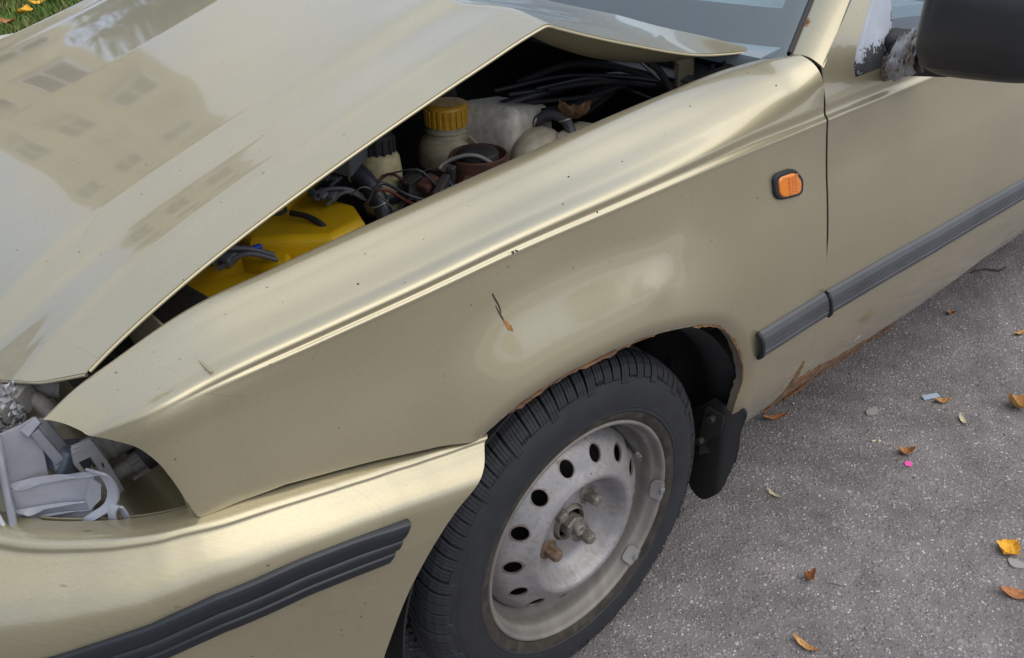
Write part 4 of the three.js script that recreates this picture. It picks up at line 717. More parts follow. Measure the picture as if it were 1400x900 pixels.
// --- broken headlamp
const lampG = group('headlamp', car, 'smashed grey headlamp housing hanging in its opening');
{
  // a bent strip: path of points, across direction per point
  const ribbon = (pts, across, th = 0.0028, n = 60) => { const cv = new THREE.CatmullRomCurve3(pts.map(V3), false, 'centripetal'), ca = new THREE.CatmullRomCurve3(across.map(V3), false, 'centripetal'); return panel((u, v) => { const p = cv.getPoint(clamp(u)), q = ca.getPoint(clamp(u)); return [p.x + q.x * v, p.y + q.y * v, p.z + q.z * v]; }, [0, 1, n], [0, 1, 10], null, { thick: th }); };
  const WALL = [[-0.664, 0.577, -0.180], [-0.640, 0.579, -0.170], [-0.616, 0.581, -0.156], [-0.604, 0.582, -0.143], [-0.596, 0.590, -0.131]];
  const hs = [ribbon(WALL, [[0.009, 0.056, 0.004], [0.010, 0.055, 0.003], [0.012, 0.054, 0.003], [0.014, 0.060, 0.008], [0.014, 0.058, 0.008]])];
  // back wall standing above the tray
  hs.push(plate([[-0.6405, 0.6830, -0.2030], [-0.6185, 0.6850, -0.2010], [-0.6068, 0.6885, -0.2000], [-0.6084, 0.6692, -0.1950], [-0.6105, 0.6490, -0.1890], [-0.6150, 0.6262, -0.1790], [-0.6180, 0.600, -0.172], [-0.6600, 0.590, -0.1820], [-0.6530, 0.640, -0.1830]], 0.003));
  // flange along the top of the tray and two stiffening ribs
  hs.push(ribbon([[-0.652, 0.633, -0.186], [-0.630, 0.634, -0.178], [-0.606, 0.636, -0.162], [-0.591, 0.645, -0.140], [-0.582, 0.650, -0.128]], [[0.004, -0.001, 0.014], [0.004, -0.001, 0.014], [0.006, 0, 0.015], [0.008, -0.001, 0.014], [0.008, -0.003, 0.012]], 0.002));
  for (const [y, w] of [[0.608, 0.0065], [0.5965, 0.0045]]) hs.push(ribbon([[-0.655, y, -0.175], [-0.632, y - 0.001, -0.165], [-0.608, y + 0.001, -0.148], [-0.598, y + 0.005, -0.136]], [[0.001, -0.001, w], [0.001, -0.001, w], [0.003, 0, w], [0.004, 0.001, w]], 0.0016));
  mesh('housing_shell', hs, M.greyPlastic, lampG);
  mesh('broken_bracket', [
    ribbon([[-0.5875, 0.652, -0.130], [-0.579, 0.647, -0.120], [-0.577, 0.632, -0.112], [-0.583, 0.618, -0.112], [-0.597, 0.607, -0.120], [-0.607, 0.597, -0.128], [-0.609, 0.587, -0.126], [-0.600, 0.584, -0.117]], Array(8).fill([0.006, 0.001, 0.013]), 0.0026),
    ribbon([[-0.600, 0.5845, -0.117], [-0.590, 0.586, -0.108], [-0.5845, 0.598, -0.104], [-0.582, 0.613, -0.104], [-0.5775, 0.618, -0.102], [-0.5745, 0.606, -0.099], [-0.5765, 0.590, -0.098], [-0.5800, 0.582, -0.099]], Array(8).fill([0.004, 0, 0.009]), 0.0024),
    plate([[-0.5860, 0.6440, -0.1240], [-0.5800, 0.6360, -0.1180], [-0.5850, 0.6200, -0.1170], [-0.5960, 0.6090, -0.1230], [-0.5960, 0.6220, -0.1260]], 0.002),
    plate([[-0.6040, 0.6000, -0.1260], [-0.5920, 0.6060, -0.1160], [-0.5860, 0.5960, -0.1080], [-0.5960, 0.5870, -0.1140], [-0.6060, 0.5890, -0.1230]], 0.002)], M.greyPlastic, lampG);
  // slotted mount above, with its dark recess
  mesh('adjuster_block', [plate([[-0.6212, 0.6845, -0.1920], [-0.6065, 0.6937, -0.1900], [-0.6045, 0.6890, -0.1860], [-0.6180, 0.6790, -0.1860]], 0.004), plate([[-0.6065, 0.6900, -0.1900], [-0.6000, 0.6860, -0.1950], [-0.5870, 0.6480, -0.1930], [-0.5900, 0.6270, -0.1880], [-0.6010, 0.6300, -0.1800], [-0.5980, 0.6500, -0.1840]], 0.006), plate([[-0.6140, 0.6780, -0.1880], [-0.6080, 0.6820, -0.1840], [-0.5960, 0.6420, -0.1790], [-0.6040, 0.6380, -0.1800]], 0.004)], M.greyPlastic, lampG);
  mesh('grey_tube', [tube([[-0.625, 0.712, -0.27], [-0.600, 0.700, -0.250], [-0.567, 0.692, -0.235]], 0.013, 16, 16), tube([[-0.605, 0.70, -0.24], [-0.592, 0.688, -0.225], [-0.585, 0.66, -0.215]], 0.009, 12, 12), place(rbox(0.030, 0.022, 0.035, 0.003), [-0.628, 0.700, -0.232], [0.2, 0.6, 0.1]), place(rbox(0.022, 0.03, 0.012, 0.002), [-0.604, 0.700, -0.226], [0.1, 0.5, 0.3])], M.greyPlasticDirty, lampG);
  // lens edge
  mesh('lens', [panel((u, v) => [-0.668 - 0.020 * Math.sin(u * 3.1) - 0.10 * u + 0.03 * (v - 0.5) * (0.5 - u), lerp(0.583, 0.70, v), -0.165 - 0.30 * u], [0, 1, 60], [0, 1, 40], null, { thick: 0.004 })], M.clearPlastic, lampG);
  const lr = []; for (let i = 0; i < 26; i++) lr.push(tube([[-0.668 - 0.004 * i, 0.586, -0.170 - 0.0115 * i], [-0.672 - 0.004 * i, 0.64, -0.170 - 0.0115 * i], [-0.670 - 0.004 * i, 0.696, -0.170 - 0.0115 * i]], 0.0028, 6, 6));
  mesh('lens_flutes', lr, M.lensRib, lampG);
  mesh('lens_rim', tube([[-0.644, 0.690, -0.190], [-0.654, 0.640, -0.176], [-0.668, 0.578, -0.164], [-0.69, 0.574, -0.21], [-0.73, 0.574, -0.31]], 0.0042, 40, 8), M.greyPlastic, lampG);
  mesh('reflector', panel((u, v) => [-0.60 - 0.07 * u + 0.05 * Math.cos(v * 3.1), lerp(0.58, 0.70, v), -0.21 - 0.24 * u], [0, 1, 20], [0, 1, 20], null, { thick: 0.003 }), M.steel, lampG);
  // connector frame and plugs
  const v2 = (q) => q.map((p) => new THREE.Vector2(...p));
  const fr = new THREE.Shape(v2([[-0.5875, 0.6560], [-0.5666, 0.6569], [-0.5584, 0.6229], [-0.5522, 0.5844], [-0.5598, 0.5795], [-0.5645, 0.5865], [-0.5672, 0.5943], [-0.5731, 0.5988], [-0.5747, 0.6080], [-0.5851, 0.6228], [-0.5895, 0.6386]]));
  fr.holes.push(new THREE.Path(v2([[-0.5858, 0.6415], [-0.5735, 0.6421], [-0.5690, 0.6178], [-0.5718, 0.6133], [-0.5827, 0.6275]])), new THREE.Path(v2([[-0.5661, 0.6292], [-0.5639, 0.6289], [-0.5632, 0.6225], [-0.5654, 0.6228]])));
  const fg = new THREE.ExtrudeGeometry(fr, { depth: 0.006, bevelEnabled: true, bevelThickness: 0.001, bevelSize: 0.0006, bevelSegments: 2 }).translate(0, 0, -0.169);
  mesh('connector_frame', [fg, place(rbox(0.020, 0.004, 0.006, 0.001), [-0.577, 0.6585, -0.166]), place(rbox(0.004, 0.030, 0.010, 0.001), [-0.5625, 0.640, -0.170], [0, 0, 0.2])], M.greyLight, lampG);
  mesh('connector_plug', [place(rbox(0.034, 0.030, 0.034, 0.004), [-0.588, 0.630, -0.193], [0.1, 0.2, -0.5])], M.connectorBlue, lampG);
  const cyl = (a, b, r) => tube([a, b.map((x, i) => (x + a[i]) / 2), b], r, 8, 18);
  mesh('bulb_holder', [cyl([-0.572, 0.628, -0.190], [-0.515, 0.634, -0.187], 0.0165), cyl([-0.552, 0.630, -0.189], [-0.546, 0.631, -0.189], 0.0185)], M.greyPlasticDirty, lampG);
  mesh('bulb_holder', [cyl([-0.556, 0.597, -0.178], [-0.524, 0.6035, -0.175], 0.0095), cyl([-0.535, 0.6010, -0.176], [-0.523, 0.6038, -0.175], 0.0115), place(rbox(0.02, 0.003, 0.005, 0.001), [-0.530, 0.592, -0.165], [0, 0, 0.2]), place(rbox(0.02, 0.003, 0.005, 0.001), [-0.530, 0.612, -0.166], [0, 0, 0.2])], M.greyPlasticDirty, lampG);
  mesh('rubber_grommet', cyl([-0.522, 0.604, -0.178], [-0.500, 0.612, -0.176], 0.018), M.black, lampG);
  // bits of clear tape stuck over the top corner
  const tp = []; for (let k = 0; k < 3; k++) tp.push(panel((u, v) => [-0.652 + 0.040 * u + 0.006 * Math.abs(n2(u * 3 + k * 4, v * 3)), 0.690 + 0.036 * v - 0.010 * k + 0.004 * n2(u * 4, v * 4 + k), -0.212 - 0.004 * k + 0.010 * Math.abs(n2(u * 2.5 + k * 7, v * 2.5)) - 0.01 * u], [0, 1, 24], [0, 1, 24], (p, u, v) => Math.min(u, 1 - u, v, 1 - v) * 3 - 0.1 + 0.25 * n2(u * 4 + k, v * 4), { thick: 0.0004 }));
  mesh('clear_tape', tp, M.tapeClear, lampG);
}
// --- front inner panels round the headlamp opening
mesh('lamp_bay_panel', [
  panel((u, v) => [lerp(-0.505, -0.470, v), lerp(0.50, 0.76, v), u], [-0.62, -0.045, 30], [0, 1, 12], null, { thick: 0.003 }),
  panel((u, v) => [lerp(-0.66, -0.49, u), 0.535 - 0.025 * v + 0.004 * Math.sin(u * 20), lerp(-0.03, -0.7, v)], [0, 1, 20], [0, 1, 40], (p, u, v) => { const b = bpF(4.0 + 3 * (1 - u)); return b[1] - 0.028 - p[2]; }, { thick: 0.003 }),
  panel((u, v) => { const b = bpF(u); return [b[0] + 0.022, lerp(0.45, bpY(u) - 0.006, v), b[1] - 0.034]; }, [3.9, 8, 40], [0, 1, 8], null, { thick: 0.002 }),
  panel((u, v) => { const q = bodySide(u, lerp(12, 15, v), false); return [q[0] + 0.012, q[1], q[2] - 0.022 - 0.02 * (1 - v)]; }, [-0.53, -0.44, 12], [0, 1, 14], null, { thick: 0.002 }),
], M.paintIn, car);
{
  const t = group('bumper_bolt_tab', car);
  mesh('tab_plate', plate([[-0.556, 0.562, -0.092], [-0.535, 0.572, -0.092], [-0.520, 0.566, -0.085], [-0.512, 0.558, -0.074], [-0.548, 0.553, -0.078]], 0.003), M.greyLight, t);
  mesh('bolt', [place(new THREE.CylinderGeometry(0.006, 0.007, 0.008, 6), [-0.532, 0.567, -0.084], [0.2, 0, 0.2]), place(new THREE.CylinderGeometry(0.003, 0.003, 0.02, 8), [-0.532, 0.570, -0.084], [0.2, 0, 0.2])], M.rust, t);
  mesh('rusty_bracket', plate([[-0.512, 0.600, -0.100], [-0.500, 0.606, -0.096], [-0.497, 0.599, -0.094], [-0.510, 0.593, -0.098]], 0.003), M.rust, t);
}

// --- engine bay
mesh('bay_floor', [place(new THREE.BoxGeometry(1.05, 0.02, 1.26), [0.0, 0.50, -0.80]), place(new THREE.BoxGeometry(0.02, 0.36, 1.26), [0.535, 0.68, -0.80]), place(new THREE.BoxGeometry(0.92, 0.22, 0.012), [0.06, 0.62, -0.168]), place(new THREE.BoxGeometry(0.92, 0.24, 0.012), [0.06, 0.62, -1.43])], M.engineDark, car);
mesh('radiator_support', [place(new THREE.BoxGeometry(0.03, 0.16, 1.1), [-0.50, 0.62, -0.82]), place(rbox(0.12, 0.02, 0.16, 0.006), [-0.44, 0.700, -0.245], [0.15, 0.25, 0.35]), place(rbox(0.10, 0.02, 0.14, 0.006), [-0.47, 0.668, -0.235], [0.4, 0.1, 0.25])], M.darkMetal, car);
mesh('engine_block', [place(rbox(0.42, 0.22, 0.5, 0.03, 3), [0.06, 0.66, -0.85]), place(rbox(0.34, 0.08, 0.2, 0.03, 3), [0.04, 0.80, -0.82]), place(new THREE.CylinderGeometry(0.13, 0.13, 0.07, 32), [0.12, 0.80, -0.72])], M.engineDark, car);
{
  const y = group('yellow_fluid_tank', car, 'yellow plastic tank with a black lead across it');
  const ext = (pts, h, y0, bev = 0.008) => { const s = new THREE.Shape(pts.map(([x, z]) => new THREE.Vector2(x, -z))); const g = new THREE.ExtrudeGeometry(s, { depth: h, bevelEnabled: true, bevelThickness: bev, bevelSize: bev, bevelSegments: 4, curveSegments: 8 }); g.rotateX(-Math.PI / 2); g.translate(0, y0, 0); return g; };
  mesh('tank_body', [ext([[-0.395, -0.335], [-0.36, -0.255], [-0.16, -0.245], [-0.125, -0.30], [-0.10, -0.42], [-0.25, -0.46], [-0.385, -0.40]], 0.075, 0.615),
    ext([[-0.275, -0.345], [-0.20, -0.285], [-0.150, -0.30], [-0.135, -0.345], [-0.155, -0.415], [-0.215, -0.445], [-0.285, -0.425]], 0.032, 0.690, 0.012),
    ext([[-0.372, -0.352], [-0.352, -0.372], [-0.275, -0.352], [-0.258, -0.300], [-0.268, -0.282], [-0.285, -0.305], [-0.30, -0.335]], 0.022, 0.690, 0.006),
    place(rbox(0.12, 0.016, 0.020, 0.006, 3), [-0.170, 0.738, -0.420], [0, 0.52, 0.06]), place(rbox(0.02, 0.012, 0.012, 0.004), [-0.225, 0.738, -0.402], [0, 0.5, 0])], M.yellow, y);
  mesh('filler_hole', place(latheZ([[0.0135, -0.004], [0.0135, 0.0008], [0.0105, 0.0008], [0.010, -0.003], [0.0001, -0.003]], 24), [-0.2165, 0.7385, -0.392], [-Math.PI / 2, 0, 0]), M.black, y);
  mesh('lead', tube([[-0.214, 0.744, -0.356], [-0.202, 0.742, -0.333], [-0.193, 0.733, -0.310], [-0.185, 0.70, -0.290]], 0.0042, 16, 8), M.cable, y);
}
function connectorLump(name, c, sc, blue) {
  const g = group(name, car);
  mesh('plug_body', [place(rbox(0.045 * sc, 0.022 * sc, 0.026 * sc, 0.005), [c[0], c[1], c[2]], [0.2, 0.5, 0.1]), place(rbox(0.026 * sc, 0.018 * sc, 0.03 * sc, 0.004), [c[0] - 0.026 * sc, c[1] + 0.003, c[2] - 0.012 * sc], [0.5, 0.2, 0.3]), tube([[c[0] - 0.04 * sc, c[1], c[2] - 0.02 * sc], [c[0] - 0.02 * sc, c[1] + 0.016 * sc, c[2] - 0.004], [c[0] + 0.03 * sc, c[1] + 0.010 * sc, c[2] + 0.016 * sc], [c[0] + 0.07 * sc, c[1] - 0.010, c[2] + 0.024 * sc]], 0.0055 * sc, 24, 8), tube([[c[0] - 0.03 * sc, c[1] - 0.008, c[2] + 0.006], [c[0] + 0.02 * sc, c[1] + 0.004, c[2] + 0.022 * sc], [c[0] + 0.07 * sc, c[1] - 0.014, c[2] + 0.032 * sc]], 0.0045 * sc, 20, 8), latheZ([[0.011 * sc, -0.008], [0.011 * sc, 0.008], [0.007 * sc, 0.009], [0.006 * sc, 0.003]], 16).translate(c[0] - 0.045 * sc, c[1] + 0.004, c[2] - 0.010)], M.connector, g);
  if (blue) mesh('blue_seal', [place(rbox(0.028 * sc, 0.010 * sc, 0.012 * sc, 0.004), [c[0] + 0.040 * sc, c[1] + 0.006, c[2] + 0.016 * sc], [0, -0.2, 0.05])], M.blue, g);
  return g;
}
connectorLump('wiring_plug', [-0.327, 0.736, -0.308], 0.72, true);
connectorLump('wiring_plug', [-0.148, 0.752, -0.352], 0.55, false);
connectorLump('wiring_plug', [-0.128, 0.768, -0.372], 0.55, true);
{
  const g = group('sensor_block', car);
  mesh('block_body', place(rbox(0.055, 0.034, 0.03, 0.004), [-0.118, 0.802, -0.350], [0.2, 0.55, 0.1]), M.connector, g);
  mesh('paper_label', place(rbox(0.034, 0.002, 0.020, 0.0005), [-0.116, 0.820, -0.348], [0.2, 0.55, 0.1]), M.label, g);
}
mesh('hose', [tube([[-0.135, 0.775, -0.385], [-0.108, 0.772, -0.352], [-0.098, 0.745, -0.325], [-0.100, 0.70, -0.300], [-0.105, 0.64, -0.28]], 0.0125, 40, 14)], M.hose, car, 'thick dark blue hose beside the yellow tank');
{ // fluid reservoir with black cap
  const g = group('steering_fluid_reservoir', car, 'small cream reservoir with a black cap');
  const c = [-0.066, 0, -0.360];
  mesh('reservoir_body', lathe([[0.001, 0.70], [0.026, 0.70], [0.030, 0.712], [0.030, 0.745], [0.0305, 0.760], [0.0285, 0.782], [0.022, 0.792], [0.001, 0.793]], 40).translate(c[0], 0, c[2]), M.creamPlastic, g);
  const cap = [lathe([[0.0225, 0.788], [0.0225, 0.812], [0.019, 0.818], [0.001, 0.819]], 32).translate(c[0], 0, c[2])]; for (let i = 0; i < 14; i++) { const a = i / 14 * 6.283; cap.push(place(rbox(0.004, 0.022, 0.004, 0.001, 1), [c[0] + 0.0228 * Math.cos(a), 0.801, c[2] + 0.0228 * Math.sin(a)], [0, -a, 0])); }
  mesh('cap', cap, M.black, g); mesh('mount_ring', lathe([[0.0315, 0.722], [0.036, 0.724], [0.036, 0.735], [0.0315, 0.737]], 32).translate(c[0], 0, c[2]), M.cable, g);
}
{ // brake fluid reservoir with ribbed yellow cap
  const g = group('brake_fluid_reservoir', car, 'cream bottle with a ribbed orange yellow cap');
  const c = [0.100, 0, -0.421];
  mesh('bottle', [lathe([[0.001, 0.69], [0.045, 0.69], [0.049, 0.70], [0.049, 0.732], [0.0475, 0.744], [0.042, 0.754], [0.034, 0.760], [0.032, 0.766], [0.032, 0.776]], 48).translate(c[0], 0, c[2]), lathe([[0.034, 0.766], [0.036, 0.768], [0.034, 0.771]], 40).translate(c[0], 0, c[2]), place(rbox(0.004, 0.05, 0.03, 0.001), [c[0] + 0.01, 0.737, c[2] + 0.045], [0.5, 0.2, 0])], M.creamDirty, g);
  mesh('lower_ring', lathe([[0.049, 0.70], [0.054, 0.702], [0.054, 0.712], [0.049, 0.716]], 40).translate(c[0], 0, c[2]), M.cable, g);
  const cap = [lathe([[0.0335, 0.776], [0.0335, 0.803], [0.031, 0.808], [0.026, 0.8095], [0.001, 0.8085]], 48).translate(c[0], 0, c[2])]; for (let i = 0; i < 22; i++) { const a = i / 22 * 6.283; cap.push(place(rbox(0.0036, 0.026, 0.0055, 0.0012, 1), [c[0] + 0.0338 * Math.cos(a), 0.790, c[2] + 0.0338 * Math.sin(a)], [0, -a, 0])); }
  mesh('ribbed_cap', cap, M.yellowCap, g);
}
{ // washer tank
  const g = group('washer_tank', car, 'dirty white plastic washer tank with sloping shoulders');
  const tg = rbox(0.135, 0.20, 0.115, 0.022, 5), p = tg.attributes.position;
  for (let i = 0; i < p.count; i++) { const x = p.getX(i), y = p.getY(i); if (y > 0.02) p.setY(i, y - Math.max(0, x - 0.005) * 0.55 - Math.max(0, -x - 0.04) * 0.5); }
  tg.computeVertexNormals();
  mesh('tank_body', place(tg, [0.185, 0.712, -0.385], [0, 0.35, 0]), M.whitePlastic, g);
  const dome = new THREE.SphereGeometry(0.048, 32, 24); place(dome, [0.180, 0.735, -0.300], [0, 0.3, 0], [1.15, 0.9, 0.8]); mesh('tank_lobe', [dome, place(rbox(0.09, 0.06, 0.05, 0.018, 4), [0.235, 0.742, -0.275], [0, 0.3, 0])], M.whiteDirty, g);
  mesh('hose', tube([[0.200, 0.775, -0.330], [0.212, 0.790, -0.310], [0.222, 0.785, -0.285], [0.215, 0.760, -0.262], [0.205, 0.735, -0.255]], 0.0085, 24, 12), M.hoseGrey, g);
}
{ // strut top
  const g = group('strut_mount', car, 'rusty round strut mount below the bottle');
  const c = [0.052, 0, -0.285];
  mesh('mount_cup', lathe([[0.055, 0.715], [0.046, 0.722], [0.043, 0.735], [0.043, 0.774], [0.0405, 0.777], [0.0385, 0.774], [0.0385, 0.758], [0.001, 0.756]], 40).translate(c[0], 0, c[2]), M.rustDark, g);
  mesh('rubber_cap', lathe([[0.030, 0.760], [0.030, 0.776], [0.026, 0.781], [0.012, 0.783], [0.001, 0.782]], 32).translate(c[0], 0, c[2]), M.rubberDark, g);
  mesh('tower', [lathe([[0.001, 0.722], [0.09, 0.718], [0.105, 0.70], [0.11, 0.62]], 40).translate(c[0], 0, c[2]), tube([[-0.06, 0.745, -0.30], [-0.01, 0.742, -0.262], [0.03, 0.735, -0.235]], 0.012, 16, 10), place(rbox(0.05, 0.014, 0.012, 0.003), [-0.035, 0.758, -0.258], [0, 0.6, 0.2]), place(rbox(0.012, 0.03, 0.012, 0.003), [-0.008, 0.764, -0.272], [0.2, 0.4, 0])], M.darkMetal, g);
}
// cable bundles by the firewall
for (let k = 0; k < 9; k++) { const y0 = rr(0.775, 0.83), z0 = rr(-0.42, -0.33), bow = rr(-0.02, 0.025); mesh('cable', tube([[rr(0.17, 0.26), y0, z0], [rr(0.29, 0.33), y0 + bow, z0 + 0.04], [rr(0.37, 0.40), 0.80 + rr(-0.015, 0.02), -0.285 + rr(-0.03, 0.02)], [rr(0.43, 0.50), rr(0.76, 0.80), rr(-0.26, -0.22)]], k % 3 ? rr(0.003, 0.006) : rr(0.008, 0.012), 30, 8), k % 2 ? M.cable : M.engineDark, car); }
mesh('hinge_rod', tube([[0.375, 0.858, -0.300], [0.415, 0.80, -0.245]], 0.0035, 4, 8), M.steel, car);
{
  const g = group('hood_hinge', car, 'beige hood hinge bracket under the hood corner');
  mesh('hinge_arm', [tube([[0.30, 0.870, -0.275], [0.38, 0.872, -0.255], [0.425, 0.865, -0.238], [0.440, 0.845, -0.232], [0.442, 0.78, -0.230]], 0.010, 40, 4), plate([[0.37, 0.868, -0.262], [0.425, 0.862, -0.236], [0.437, 0.845, -0.230], [0.437, 0.79, -0.228], [0.424, 0.79, -0.234], [0.424, 0.838, -0.238], [0.415, 0.850, -0.243], [0.37, 0.856, -0.262]], 0.012)], M.paintIn, g);
  mesh('hinge_link', [tube([[0.36, 0.862, -0.268], [0.395, 0.83, -0.252], [0.415, 0.795, -0.240]], 0.006, 12, 8), place(new THREE.CylinderGeometry(0.008, 0.008, 0.02, 16), [0.396, 0.853, -0.252], [1.57, 0, 0])], M.darkMetal, g);
}
// hose clamps, bolts, loose wires and a label: clutter of the bay
{
  const ring = (c, r, ax) => place(new THREE.TorusGeometry(r, 0.0016, 6, 28), c, ax);
  for (const [c, r, ax] of [[[-0.099, 0.735, -0.319], 0.0138, [1.3, 0.2, 0]], [[-0.113, 0.774, -0.358], 0.0138, [0.2, 0.7, 0]], [[0.2225, 0.785, -0.285], 0.0095, [1.2, 0, 0]], [[0.201, 0.777, -0.328], 0.0095, [0.3, 0.6, 0]]]) mesh('hose_clamp', ring(c, r, ax), M.steel, car);
  for (const [x, z] of [[0.005, -0.262], [0.098, -0.268], [0.030, -0.215], [0.080, -0.352]]) mesh('bolt', [place(new THREE.CylinderGeometry(0.0065, 0.0075, 0.010, 6), [x, 0.727, z]), place(new THREE.CylinderGeometry(0.0035, 0.0035, 0.018, 8), [x, 0.732, z])], M.nut, car);
  const W = [M.cable, M.wireRed, M.wireBlue, M.cable, M.wireWhite, M.cable];
  for (let k = 0; k < 12; k++) { const x = rr(-0.17, -0.02), z = rr(-0.36, -0.24), y = 0.735 + rr(0, 0.04); mesh('wire', tube([[x, y, z], [x + rr(0.01, 0.04), y + rr(0.0, 0.03), z + rr(-0.02, 0.03)], [x + rr(0.04, 0.08), y + rr(-0.02, 0.02), z + rr(0, 0.04)], [x + rr(0.06, 0.13), y - rr(0.01, 0.05), z + rr(0.0, 0.06)]], rr(0.0012, 0.0034), 20, 6), W[k % 6], car); }
  mesh('bay_bracket', [place(rbox(0.07, 0.004, 0.03, 0.001), [-0.005, 0.748, -0.240], [0.1, 0.5, 0.25]), place(rbox(0.004, 0.035, 0.03, 0.001), [0.026, 0.742, -0.256], [0.1, 0.5, 0.1]), place(rbox(0.03, 0.012, 0.018, 0.003), [-0.045, 0.762, -0.275], [0.2, 0.3, 0.2])], M.rustDark, car);
  mesh('bay_bracket', place(rbox(0.09, 0.006, 0.05, 0.002), [-0.20, 0.700, -0.225], [0.1, 0.2, 0.1]), M.darkMetal, car);
  mesh('relay', place(rbox(0.03, 0.03, 0.02, 0.003), [-0.045, 0.745, -0.320], [0.3, 0.3, 0]), M.darkMetal, car);
}
// cowl with its clips
{
  const g = group('cowl_grille', car);
  mesh('cowl_panel', panel((u, v) => [lerp(0.425, 0.56, v), 0.812 + 0.022 * v + 0.004 * Math.sin(v * 20), lerp(-0.105, -1.49, u)], [0, 1, 30], [0, 1, 30], null, { thick: 0.004 }), M.cowl, g);
  const cl = [tube([[0.430, 0.822, -0.208], [0.452, 0.836, -0.182], [0.478, 0.848, -0.155], [0.498, 0.855, -0.136]], 0.0035, 20, 8)]; for (let i = 0; i < 6; i++) { const t = i / 5; cl.push(place(rbox(0.005, 0.011, 0.005, 0.001), [lerp(0.435, 0.494, t), lerp(0.832, 0.860, t), lerp(-0.203, -0.140, t)])); }
  mesh('clip_rail', cl, M.black, g);
}
mesh('underbody', [place(new THREE.BoxGeometry(2.4, 0.12, 1.30), [1.55, 0.31, -0.80]), place(new THREE.BoxGeometry(1.0, 0.08, 1.2), [-0.2, 0.36, -0.85])], M.engineDark, car);

// ================================================================ surroundings
// grass verge beyond the car
{
  const gs = new THREE.PlaneGeometry(60, 14, 1, 1).rotateX(-Math.PI / 2).translate(0, 0.02, -11.7);
  const p = gs.attributes.position, uv = gs.attributes.uv; for (let i = 0; i < 4; i++) uv.setXY(i, p.getX(i), p.getZ(i));
  M.soil = ST({ color: 0xffffff, roughness: 1, map: blotch([34, 44, 18], [92, 104, 48], 6, 71) });
  tag(mesh('grass_ground', gs, M.soil), 'earth of the grass verge beyond the car', 'ground', null, 'structure');
  const kerb = mesh('kerb', place(rbox(60, 0.14, 0.14, 0.015), [0, 0.06, -4.62]), M.concrete); tag(kerb, 'pale concrete kerb along the grass verge', 'kerb', null, 'structure');
  const bl = new THREE.BufferGeometry(); bl.setAttribute('position', new THREE.Float32BufferAttribute([-0.004, 0, 0, 0.004, 0, 0, 0.003, 0.04, 0.008, -0.003, 0.04, 0.008, 0.0006, 0.075, 0.028], 3)); bl.setIndex([0, 1, 2, 0, 2, 3, 3, 2, 4]); bl.computeVertexNormals();
  const N = 42000, im = new THREE.InstancedMesh(bl, PH({ color: 0xffffff, roughness: 0.8, side: THREE.DoubleSide }), N), m = new THREE.Matrix4(), q = new THREE.Quaternion(), c = new THREE.Color();
  for (let i = 0; i < N; i++) {
    const x = rr(-1.2, 3.2), z = rr(-8.2, -4.75), s = rr(0.5, 1.3); q.setFromEuler(new THREE.Euler(rr(-0.5, 0.5), rr(0, 6.28), rr(-0.5, 0.5)));
    m.compose(new THREE.Vector3(x, 0.02, z), q, new THREE.Vector3(s * 1.3, s, s)); im.setMatrixAt(i, m);
    const t = rnd(), dry = n2(x * 2, z * 2) > 0.35 && rnd() < 0.3; im.setColorAt(i, dry ? c.setRGB(0.22, 0.18, 0.07) : c.setRGB(lerp(0.05, 0.14, t), lerp(0.10, 0.22, t), lerp(0.015, 0.04, t)));
  }
  im.name = 'grass_blades'; tag(im, 'short green grass growing on the verge', 'grass', null, 'stuff'); scene.add(im);
}
{
  const g = new THREE.DodecahedronGeometry(0.002, 0), N = 900, im = new THREE.InstancedMesh(g, ST({ color: 0xffffff, roughness: 0.9 }), N), m = new THREE.Matrix4(), q = new THREE.Quaternion(), cc = new THREE.Color();
  for (let i = 0; i < N; i++) { const s = 0.3 + Math.pow(rnd(), 4) * 1.3; q.setFromEuler(new THREE.Euler(rr(0, 6), rr(0, 6), rr(0, 6))); m.compose(new THREE.Vector3(rr(0.1, 2.0), s * 0.0010, rr(-0.3, 0.75)), q, new THREE.Vector3(s, s * 0.7, s)); im.setMatrixAt(i, m); const t = rr(0.08, 0.42); im.setColorAt(i, cc.setRGB(t, t * 0.95, t * 0.9)); }
  im.name = 'loose_grit'; im.castShadow = im.receiveShadow = true; tag(im, 'fine loose grit scattered over the asphalt', 'grit', null, 'stuff'); scene.add(im);
}
// fallen leaves: a curled blade with a stalk
function leafGeo(pts, L, W, curl, twist, stem, lobes = 0, seed = 0) {
  const f = spl(pts); // half width along the leaf, 0..1
  const g = [panel((u, v) => { const t = v, w = Math.max(0.0001, f(t)) * W * (1 + lobes * 0.35 * Math.sin(t * 19 + seed)), x = u * w, cu = curl * (t - 0.5) * (t - 0.5) * L * 2 + twist * u * u * W; return [x + 0.06 * L * Math.sin(t * 3 + seed), 0.0015 + cu + 0.0012 * n2(u * 2 + seed, t * 4) + 0.0008 * Math.abs(u), (t - 0.5) * L]; }, [-1, 1, 8], [0, 1, 18], null, { thick: 0.0003, flip: true, uv: (p) => [p[0] * 14 + seed, p[2] * 14] })];
  if (stem) g.push(tube([[0.06 * L * Math.sin(3 + seed), 0.002, 0.5 * L], [0.004, 0.003, 0.5 * L + stem * 0.5], [0.009, 0.0016, 0.5 * L + stem]], 0.0007, 8, 5));
  return g;
}
const OV = [[0, 0.02], [0.12, 0.45], [0.35, 0.95], [0.6, 0.9], [0.85, 0.45], [1, 0.03]], SEED = [[0, 0.25], [0.15, 0.6], [0.5, 0.85], [0.8, 0.55], [1, 0.03]];
